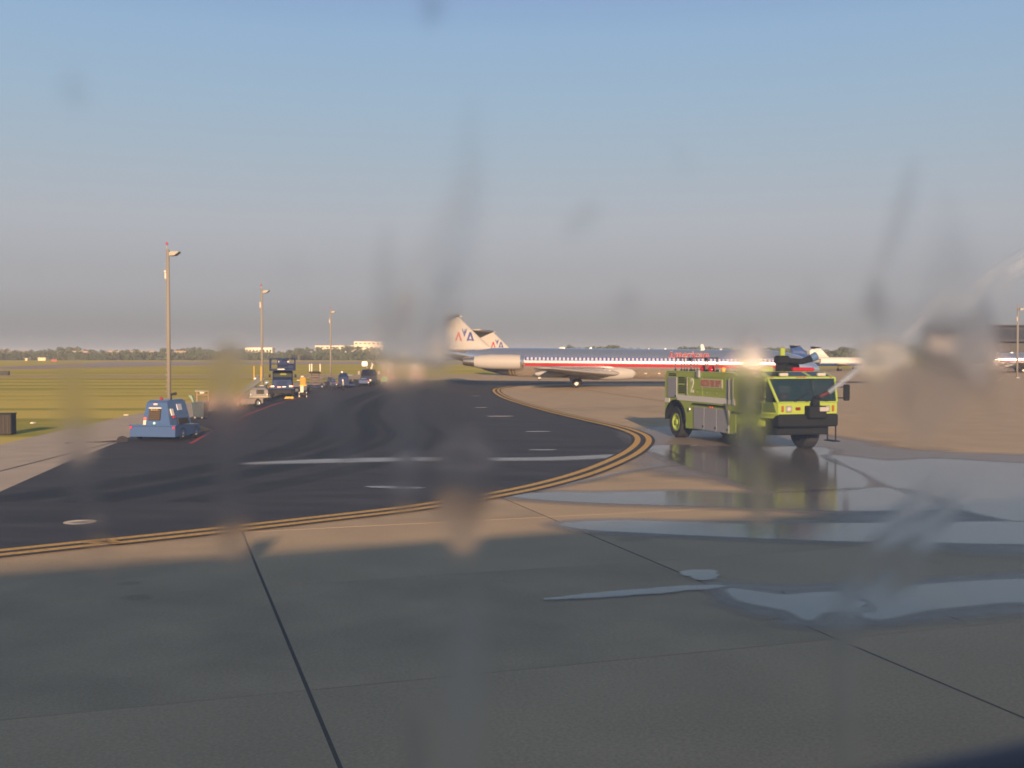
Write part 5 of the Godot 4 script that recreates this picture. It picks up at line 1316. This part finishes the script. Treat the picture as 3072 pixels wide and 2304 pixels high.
func clump_mesh(sd: int, r: float, leaves: int, size: float) -> ArrayMesh:
	rng.seed = sd
	var g := G.new()
	for i in leaves:
		var d := Vector3(rng.randfn(), rng.randfn(), rng.randfn()).normalized()
		var c := d * r * pow(rng.randf(), 0.4) * Vector3(1, 0.8, 1)
		var nrm := (d + Vector3(rng.randfn(), rng.randfn() + 0.5, rng.randfn()) * 0.6).normalized()
		var a := nrm.cross(Vector3(rng.randfn(), rng.randfn(), rng.randfn())).normalized() * size * rng.randf_range(0.6, 1.3)
		var b := nrm.cross(a) * rng.randf_range(0.5, 1.0)
		g.quad(c - a, c - b * 0.7, c + a, c + b * 0.7, nrm)
	return g.mesh()


func wood(called: String, label: String, z: float, x0: float, x1: float, base: float, high: float, count: int, m: Material, sd: int) -> void:
	var mm := MultiMesh.new()
	mm.transform_format = MultiMesh.TRANSFORM_3D
	mm.mesh = clump_mesh(sd, 2.6, 60, 0.9)
	mm.instance_count = count
	var nz := FastNoiseLite.new()
	nz.seed = sd
	nz.frequency = 0.016
	rng.seed = sd + 100
	for i in count:
		var x := rng.randf_range(x0, x1)
		var top := base + high * clampf(0.62 + 0.75 * nz.get_noise_1d(x) + 0.25 * nz.get_noise_1d(x * 5.0), 0.25, 1.25)
		var y := lerpf(0.0, top, pow(rng.randf(), 0.8))
		var s := rng.randf_range(0.7, 1.5)
		mm.set_instance_transform(i, Transform3D(Basis(Vector3.UP, rng.randf() * TAU).scaled(Vector3(s * 1.2, s, s * 1.2)), Vector3(x, y, z + rng.randf_range(-18, 18))))
	var o := MultiMeshInstance3D.new()
	o.name = numbered(called)
	o.multimesh = mm
	o.material_override = m
	add_child(o)
	tag(o, label, "trees")
	kind(o, "stuff")


func build_far() -> void:
	var leaf := mk(0.055, 0.075, 0.035, 0.9)
	var leaf2 := mk(0.06, 0.08, 0.045, 0.9)
	kind(obj("hills", G.new().prism(poly([-1700, -1, 1700, -1, 1700, 5, 1100, 9, 700, 6, 200, 7, -300, 8, -700, 12, -1100, 10, -1700, 12]), -60, 0, Transform3D(Basis(), Vector3(0, 0, -1900))), mk(0.10, 0.11, 0.055, 1.0)), "structure")
	wood("distant_wood", "long dark band of trees along the far edge of the airfield", -1330, -760, 320, 3.0, 9.0, 2600, leaf, 3)
	wood("distant_wood", "paler second row of trees on the rise behind the first", -1560, -880, 420, 6.0, 13.0, 2400, leaf2, 8)
	wood("distant_wood", "dark trees beyond the parked jets on the right", -900, 60, 560, 4.0, 8.0, 1500, leaf, 14)
	var crown := clump_mesh(50, 4.6, 260, 0.9)
	var t := thing("tree", "", "tree", Vector3.ZERO, 0, "single trees along the far airfield edge")
	obj("trunk", G.new().tube([Vector3(0, 0, 0), Vector3(0.2, 6.5, 0)], 0.5, 7, 0.2), mk(0.12, 0.09, 0.06, 0.9), t)
	obj("crown", crown, leaf, t, Transform3D(Basis(), Vector3(0, 8.2, 0)))
	var spots := [[-590, -1270, 0.9, "leftmost of the single far trees"], [-500, -1290, 0.75, "small far tree right of the leftmost one"], [-402, -1280, 0.85, "far tree left of the tallest light pole"], [-380, -1275, 1.1, "broad far tree just left of the tallest light pole"], [-330, -1280, 0.8, "far tree just right of the tallest light pole"], [-272, -1285, 1.15, "large round far tree behind the lift truck, left one"], [-258, -1270, 1.35, "large round far tree behind the lift truck, right one"], [-150, -1280, 0.8, "far tree between the third and fourth light poles"], [-134, -1272, 1.0, "far tree just left of the fourth light pole"]]
	for i in spots.size():
		var o: Node3D = t if i == 0 else copy(t, "", Vector3.ZERO, 0)
		o.position = Vector3(spots[i][0], -0.06, spots[i][1])
		o.rotation_degrees.y = 47.0 * i
		o.scale = Vector3.ONE * spots[i][2]
		o.set_meta("label", spots[i][3])
	var tan_wall := mk(0.50, 0.40, 0.27, 0.8)
	var tan_roof := mk(0.36, 0.25, 0.16, 0.8)
	var k := 0
	for q in [[-690, 14, "tan roofed house near the left edge, among far trees"], [-674, 18, "orange tan house left of the tan shed, among trees"], [-611, 22, "tan gabled house just above the tan shed"], [-593, 24, "low tan house midway to the tallest pole"], [-547, 16, "brown roofed far house right of the low tan one"], [-518, 18, "bright tan far house left of the tallest pole"], [-500, 20, "wide tan far house just left of the tallest pole"], [-455, 16, "tan far house right behind the tallest pole"]]:
		gable_house(q[2], Vector3(q[0], 5.5, -1440), 8.0 * (k % 3) - 8.0, q[1], tan_wall, tan_roof)
		k += 1
	var cream := mk(0.60, 0.50, 0.34, 0.7)
	building("warehouse", "long low cream warehouse at the left end of the tree line", Vector3(-706, 5, -1420), 0, Vector3(28, 9, 20), cream, cream, 1, 6)
	building("warehouse", "long pale flat building above the trees by the second pole", Vector3(-355, 9.5, -1480), 0, Vector3(38, 7, 18), mk(0.66, 0.58, 0.44, 0.7), mk(0.7, 0.62, 0.48, 0.7), 1, 8)
	building("office_block", "wide pale building on the rise between third and fourth poles", Vector3(-262, 8, -1700), 4, Vector3(110, 14, 24), mk(0.56, 0.48, 0.36, 0.7), mk(0.6, 0.5, 0.38, 0.7), 3, 14)
	building("office_block", "stepped upper part of the pale building on the rise", Vector3(-235, 8, -1735), 4, Vector3(50, 21, 24), mk(0.56, 0.48, 0.36, 0.7), mk(0.6, 0.5, 0.38, 0.7), 4, 7)
	# terminal on the right
	var tm := thing("terminal", "dark flat roofed terminal building at the far right edge", "building", Vector3(172, 0, -318), -6)
	var wall := obj("wall", bx(Vector3(0, 4.0, 0), Vector3(76, 8.0, 30), 0.1), mk(0.06, 0.06, 0.058, 0.7), tm)
	obj("upper_storey", bx(Vector3(0, 10.3, 1.0), Vector3(78, 4.4, 32), 0.1), mk(0.028, 0.031, 0.042, 0.5), tm)
	obj("roof", bx(Vector3(0, 12.75, 1.0), Vector3(80, 0.5, 34), 0.1), mk(0.035, 0.036, 0.045, 0.6), tm)
	for c in 18:
		obj("window", bx(Vector3(-36 + 4.2 * c, 10.3, 17.1), Vector3(3.6, 2.6, 0.2), 0.03), mk(0.02, 0.025, 0.035, 0.1), tm)
		obj("panel", bx(Vector3(-36 + 4.2 * c, 4.6, 15.1), Vector3(3.9, 5.6, 0.2), 0.03), mk(0.05, 0.05, 0.05, 0.6), wall)


# ------------------------------------------------------------------ the aircraft the photograph was taken from
func build_own_aircraft() -> void:
	# x along the fuselage (towards the tail on the right), z inward from the window wall
	var own := thing("own_aircraft", "aircraft the view is taken from, its shadow lying across the near apron", "airplane", Vector3.ZERO, 23.4)
	var skin := mk(0.55, 0.55, 0.55, 0.3, 0.7)
	var rings := []
	for q in [[-29.0, 2.3, 0.2, 0.2], [-28.0, 2.5, 0.9, 0.9], [-25.5, 2.8, 1.5, 1.45], [-23.0, 2.95, 1.72, 1.64], [22.0, 2.95, 1.72, 1.66], [26.0, 3.2, 1.4, 1.35], [31.0, 3.8, 0.5, 0.5]]:
		rings.append(ell(q[0], q[1], q[2], q[3]).map(func(v: Vector3) -> Vector3: return v + Vector3(0, 0, 1.80)))
	obj("fuselage", G.new().smooth(true).loft(rings), skin, own)
	obj("antenna", G.new().loft([foil(Vector3(-5.0, 4.5, 1.8), 0.62, 0.1, Vector3.BACK), foil(Vector3(-5.15, 5.02, 1.8), 0.45, 0.06, Vector3.BACK)]), skin, own)


func build_window() -> void:
	# cabin window: clear pane with a thin film of dried dirt, and rain running down its outer face
	var w := thing("cabin_window", "wet aircraft cabin window with rain streaks across the view", "window", Vector3(0, 3.59645, -0.13996), 23.4)
	var clear := StandardMaterial3D.new()
	clear.transparency = BaseMaterial3D.TRANSPARENCY_ALPHA
	clear.albedo_color = Color(0.80, 0.80, 0.82, 0.06)
	clear.roughness = 0.05
	obj("pane", bx(Vector3(0.0175, 0.02875, 0.001), Vector3(0.239, 0.1825, 0.001)), clear, w)
	var rim := G.new()
	for q in [[-62.5, -74.5, -114.0, 149.0], [132.0, 120.0, -114.0, 149.0]]:
		rim.box(Vector3((q[2] + q[3]) * 0.0005, (q[0] + q[1]) * 0.0005, 0.001), Vector3((q[3] - q[2]) * 0.001, 0.012, 0.008), 0.002)
	for x in [-108.0, 143.0]:
		rim.box(Vector3(x * 0.001, 0.02275, 0.001), Vector3(0.012, 0.1945 - 0.024, 0.008), 0.002)
	obj("frame", rim, mk(0.13, 0.13, 0.155, 0.6), w)
	var water := StandardMaterial3D.new()
	water.refraction_enabled = true
	water.refraction_scale = 0.033
	water.albedo_color = Color(1, 1, 1, 0.0)
	water.roughness = 0.1
	water.metallic_specular = 0.3
	# slope of the bead, then x, y, half width in millimetres down its middle
	var beads := [
		[0.065, [-4.4, 30.3, 0.52, -7.0, 22.9, 2.92, -10.2, 16.2, 4.23, -13.0, 11.4, 4.67, -14.6, 6.6, 4.38, -15.2, 1.9, 3.10, -14.6, -2.8, 2.49, -13.3, -7.6, 0.94]],
		[0.060, [-8.45, 16.30, 0.54, -9.75, 11.50, 2.16, -10.45, 7.90, 2.79, -10.45, 4.30, 2.36, -10.75, 0.10, 0.54]],
		[0.085, [-6.3, -6.0, 1.31, -6.7, -9.1, 4.07, -7.0, -13.3, 4.33, -7.0, -17.0, 3.60, -7.0, -20.0, 2.61, -7.0, -23.4, 0.78]],
		[0.060, [-36.2, 6.2, 0.65, -37.0, 3.1, 2.28, -37.2, -1.3, 2.38, -37.1, -5.7, 2.06, -37.0, -11.3, 1.52, -36.6, -15.8, 1.96, -36.4, -18.6, 1.75, -36.1, -21.9, 0.44]],
		[0.060, [-54.4, 3.6, 0.39, -54.0, -0.0, 1.65, -53.7, -4.2, 1.95, -53.4, -8.4, 1.46, -53.1, -11.6, 1.66, -52.1, -14.8, 0.69, -50.7, -21.8, 0.39, -49.2, -28.4, 0.25]],
		[0.035, [-25.9, 0.8, 0.46, -24.5, -2.7, 1.88, -23.3, -5.6, 1.54, -21.9, -9.7, 0.59]],
		[0.030, [-15.2, -7.6, 0.62, -14.6, -10.0, 1.87, -15.2, -13.5, 1.37, -14.6, -17.1, 0.50]],
		[0.042, [38.3, 7.1, 0.99, 38.5, 3.7, 3.00, 38.2, -1.8, 2.66, 38.4, -7.3, 3.00, 38.8, -12.1, 3.01, 40.1, -17.7, 2.02, 41.0, -23.3, 0.67]],
		[0.045, [70.6, 36.1, 0.77, 69.2, 29.4, 2.12, 66.4, 22.0, 2.86, 63.9, 16.1, 3.40, 62.8, 10.2, 4.90, 63.4, 4.4, 5.69, 65.3, -2.2, 4.78, 67.3, -6.6, 1.92]],
		[0.020, [78.1, 24.0, 1.00, 78.8, 15.0, 6.11, 78.4, 6.0, 9.22, 76.5, -0.8, 9.16, 73.1, -6.0, 4.96, 70.7, -10.4, 0.97]],
		[0.017, [76.7, -15.1, 0.80, 71.8, -18.6, 2.95, 66.0, -23.5, 3.26, 60.5, -29.0, 3.18, 56.9, -34.5, 2.57, 56.5, -41.7, 2.20, 57.0, -50.5, 1.83, 57.6, -63.0, 1.48]],
		[0.015, [84.8, -15.5, 0.83, 78.7, -19.8, 3.05, 73.8, -24.0, 4.19, 69.5, -28.2, 5.09, 66.1, -32.4, 5.31, 63.8, -36.6, 1.90]],
		[0.080, [-13.4, -40.0, 0.50, -13.1, -44.9, 1.90, -12.9, -48.5, 2.29, -12.8, -53.4, 2.29]],
		[0.030, [-5.7, -26.2, 0.53, -6.0, -33.5, 2.30, -7.0, -40.8, 2.95, -7.0, -52.5, 3.15]],
		[0.018, [85.4, 12.1, 1.04, 83.9, 6.8, 5.00, 84.5, 2.2, 5.44, 86.7, -2.5, 1.57]],
		[0.050, [-10.7, 51.1, 1.25, -10.8, 48.7, 1.89, -11.4, 46.3, 0.50]],
		[0.030, [-53.8, 36.3, 0.39, -53.6, 33.8, 1.74, -53.4, 31.2, 0.39]],
		[0.030, [12.8, 25.9, 0.57, 11.0, 22.4, 2.59, 9.2, 19.4, 0.70]],
		[0.035, [17.9, 13.4, 0.59, 18.1, 10.7, 2.54, 18.3, 8.2, 0.59]],
		[0.030, [26.1, 34.6, 0.47, 26.8, 32.1, 1.86, 27.3, 28.8, 0.47]],
		[0.030, [-29.5, 16.6, 0.33, -29.2, 13.8, 1.70, -28.7, 11.0, 0.34]],
		[0.030, [49.2, 15.6, 0.53, 49.4, 12.8, 2.28, 49.5, 9.3, 0.53]],
		[0.022, [89.5, 19.9, 0.64, 88.5, 14.5, 4.24, 87.5, 10.6, 0.84]],
	]
	var nz := FastNoiseLite.new()
	nz.seed = 6
	nz.frequency = 0.22
	for b in beads:
		var slope: float = b[0]
		var raw: Array = b[1]
		var pts := []
		for i in range(0, raw.size(), 3):
			pts.append(Vector3(raw[i], raw[i + 1], raw[i + 2]))
		var path := []
		for i in pts.size() - 1:
			for k in 8:
				path.append(pts[i].cubic_interpolate(pts[i + 1], pts[maxi(i - 1, 0)], pts[mini(i + 2, pts.size() - 1)], k / 8.0))
		path.append(pts[pts.size() - 1])
		var rings := []
		var n := 14
		for i in path.size():
			var p: Vector3 = path[i]
			var end := minf(1.0, minf(i, path.size() - 1 - i) / 7.0)
			var hw := maxf(p.z, 0.05) * (1.0 + 0.18 * nz.get_noise_2d(p.x, p.y)) * 0.001
			var hh := hw * slope * 0.64 * sqrt(end) * (1.0 + 0.35 * nz.get_noise_2d(p.x + 40.0, p.y)) + 1e-6
			var ring := []
			for k in n + 1:
				var s := 2.0 * k / n - 1.0
				ring.append(Vector3(p.x * 0.001 + hw * s, p.y * 0.001, -hh * pow(cos(s * PI / 2.0), 2.0) - 0.00005))
			for k in n + 1:
				var s := 1.0 - 2.0 * k / n
				ring.append(Vector3(p.x * 0.001 + hw * s, p.y * 0.001, -0.00004))
			rings.append(ring)
		var g := G.new()
		g.smooth(false)
		for i in rings.size() - 1:
			for k in 2 * n + 2:
				var k2 := (k + 1) % (2 * n + 2)
				g.smooth(k < n)
				g.quad(rings[i][k], rings[i][k2], rings[i + 1][k2], rings[i + 1][k], Vector3(0, 0, -1) if k < n else Vector3(0, 0, 1))
		obj("rain_streak", g, water, w)
	build_stains(w)


# dried deposits on the outer face of the cabin window: tone, greatest cover, then x, y, half width in millimetres
func build_stains(w: Node3D) -> void:
	var tones := [[0.62, 0.66, 0.72], [0.10, 0.085, 0.065], [0.42, 0.33, 0.25]]
	var stains := [
		[1, 0.16, [-16.6, 21.2, 0.61, -17.1, 16.0, 1.59, -17.2, 8.9, 1.71, -16.9, 1.9, 0.61]],
		[1, 0.30, [63.2, 16.8, 0.94, 63.5, 11.7, 3.20, 64.0, 7.3, 1.12]],
		[1, 0.13, [70.6, 36.1, 0.96, 68.3, 27.2, 2.88, 64.6, 17.5, 1.88]],
		[1, 0.10, [-54.0, 36.3, 0.39, -53.6, 33.8, 1.93, -53.4, 31.2, 0.39]],
		[1, 0.20, [-10.7, 51.7, 1.26, -10.7, 49.0, 2.15, -11.1, 45.7, 0.51]],
		[1, 0.09, [13.1, 25.7, 0.72, 11.0, 22.4, 3.02, 8.9, 19.4, 0.71]],
		[1, 0.10, [18.3, 14.0, 0.74, 18.1, 10.7, 3.14, 18.3, 7.6, 0.75]],
		[1, 0.26, [-13.4, -42.4, 0.62, -13.1, -46.7, 2.16, -13.0, -53.4, 2.42]],
		[1, 0.14, [58.6, -28.8, 0.92, 57.1, -36.7, 2.38, 57.0, -49.0, 2.39, 57.6, -63.7, 2.03]],
		[1, 0.22, [-3.7, -8.0, 0.66, -2.9, -12.3, 1.60, -3.6, -17.2, 0.93]],
		[1, 0.18, [-9.6, -6.5, 0.64, -10.6, -10.7, 1.40, -10.2, -15.6, 0.64]],
		[2, 0.30, [-7.0, -7.2, 1.30, -7.0, -12.7, 3.93, -7.0, -18.2, 3.01, -7.0, -22.4, 0.91]],
		[0, 0.13, [-5.0, 39.3, 1.30, -6.0, 26.0, 3.60, -7.9, 12.7, 3.89, -9.6, 1.9, 1.28]],
		[2, 0.16, [-14.6, 10.2, 0.75, -15.1, 7.2, 2.61, -14.6, 3.7, 0.86]],
		[0, 0.12, [78.0, 32.9, 2.01, 79.2, 19.5, 9.24, 76.4, 4.5, 11.23, 75.5, -6.0, 8.09, 72.7, -12.0, 1.97]],
		[0, 0.10, [68.8, -11.8, 2.91, 75.7, -17.3, 9.15, 72.8, -24.7, 8.01, 66.1, -30.9, 2.87]],
		[0, 0.12, [-6.4, -25.6, 0.65, -6.0, -34.8, 3.43, -6.7, -44.5, 3.69, -7.1, -54.4, 3.30]],
		[2, 0.16, [-36.8, 5.3, 0.54, -37.5, 0.9, 2.71, -37.6, -9.1, 1.62, -36.9, -17.4, 1.85, -36.4, -21.1, 0.43]],
		[2, 0.18, [-54.4, 2.1, 0.38, -53.8, -2.1, 1.75, -53.4, -10.5, 1.75, -52.4, -15.3, 0.69]],
		[0, 0.10, [-25.9, 1.9, 0.57, -24.8, -2.6, 2.35, -23.0, -6.7, 0.59]],
		[0, 0.10, [-15.2, 0.7, 0.62, -14.6, -5.8, 2.50, -14.0, -12.4, 0.62]],
		[2, 0.18, [38.7, 8.5, 1.17, 38.5, 1.6, 3.34, 38.8, -12.1, 3.18, 40.1, -21.1, 1.18]],
		[2, 0.16, [85.5, 9.1, 2.09, 84.0, 3.7, 6.28, 86.7, -2.5, 4.22, 91.0, -8.0, 1.07]],
		[1, 0.08, [85.8, -14.8, 1.05, 77.7, -19.0, 2.63, 68.9, -24.4, 2.92, 61.4, -29.1, 0.93]],
		[1, 0.09, [71.9, -26.1, 0.98, 67.5, -29.9, 3.87, 65.7, -34.6, 1.34]],
		[0, 0.05, [-50.4, -18.1, 0.40, -49.2, -26.2, 0.70, -47.8, -34.5, 0.41]],
	]
	for b in stains:
		var tone: Array = tones[b[0]]
		var m := StandardMaterial3D.new()
		m.transparency = BaseMaterial3D.TRANSPARENCY_ALPHA
		m.albedo_color = Color(tone[0], tone[1], tone[2]).linear_to_srgb()
		m.vertex_color_use_as_albedo = true
		m.roughness = 1.0
		m.metallic_specular = 0.0
		m.backlight_enabled = true
		m.backlight = Color(0.9, 0.9, 0.9)
		var raw: Array = b[2]
		var pts := []
		for i in range(0, raw.size(), 3):
			pts.append(Vector3(raw[i], raw[i + 1], raw[i + 2]))
		var path := []
		for i in pts.size() - 1:
			for k in 8:
				path.append(pts[i].cubic_interpolate(pts[i + 1], pts[maxi(i - 1, 0)], pts[mini(i + 2, pts.size() - 1)], k / 8.0))
		path.append(pts[pts.size() - 1])
		var st := SurfaceTool.new()
		st.begin(Mesh.PRIMITIVE_TRIANGLES)
		var n := 12
		for i in path.size() - 1:
			for k in n:
				for q in [[0, 0], [1, 0], [1, 1], [0, 0], [1, 1], [0, 1]]:
					var p: Vector3 = path[i + q[0]]
					var s: float = 2.0 * (k + q[1]) / n - 1.0
					var along: float = float(i + q[0]) / (path.size() - 1)
					var a: float = b[1] * pow(cos(s * PI / 2.0), 2.0) * sqrt(maxf(0.0, sin(PI * along)))
					st.set_color(Color(1, 1, 1, a))
					st.set_normal(Vector3(0, 0, -1))
					st.add_vertex(Vector3(p.x * 0.001 + maxf(p.z, 0.2) * 0.001 * s * 1.25, p.y * 0.001, -0.0015))
		obj("dried_stain", st.commit(), m, w)


func _ready() -> void:
	var cam := Camera3D.new()
	cam.name = "camera"
	cam.position = Vector3(0, 3.6, 0)
	cam.rotation_degrees = Vector3(-1.452, 0, 0)
	cam.fov = 40.2
	cam.near = 0.02
	cam.far = 9000.0
	var at := CameraAttributesPhysical.new()
	at.frustum_focal_length = 32.8
	at.frustum_focus_distance = 3.4
	at.frustum_near = 0.02
	at.frustum_far = 9000.0
	at.exposure_aperture = 9.5
	cam.attributes = at
	add_child(cam)
	cam.fov = 40.2
	cam.current = true
	var we := WorldEnvironment.new()
	we.name = "environment"
	var env := Environment.new()
	env.background_mode = Environment.BG_SKY
	var sm := PanoramaSkyMaterial.new()
	sm.panorama = sky_texture()
	env.sky = Sky.new()
	env.sky.sky_material = sm
	env.tonemap_mode = Environment.TONE_MAPPER_LINEAR
	env.tonemap_exposure = 2.6
	env.sdfgi_enabled = true
	env.ssao_enabled = true
	env.ssil_enabled = true
	env.fog_enabled = FOG > 0.0
	env.fog_density = FOG
	env.fog_light_color = Color(0.86, 0.88, 0.92)
	we.environment = env
	add_child(we)
	var sun := DirectionalLight3D.new()
	sun.name = "sun"
	sun.light_color = Color(1.0, 0.67, 0.42).linear_to_srgb()
	sun.light_energy = 1.6
	sun.light_angular_distance = 0.7
	sun.shadow_enabled = true
	add_child(sun)
	var az := deg_to_rad(1.5)
	var el := deg_to_rad(11.6)
	sun.look_at_from_position(Vector3.ZERO, -Vector3(sin(az) * cos(el), sin(el), cos(az) * cos(el)))
	build_ground()
	build_water()
	build_far()
	build_planes()
	build_fire_truck()
	build_equipment()
	build_poles()
	build_own_aircraft()
	build_window()


const FOG := 0.00014
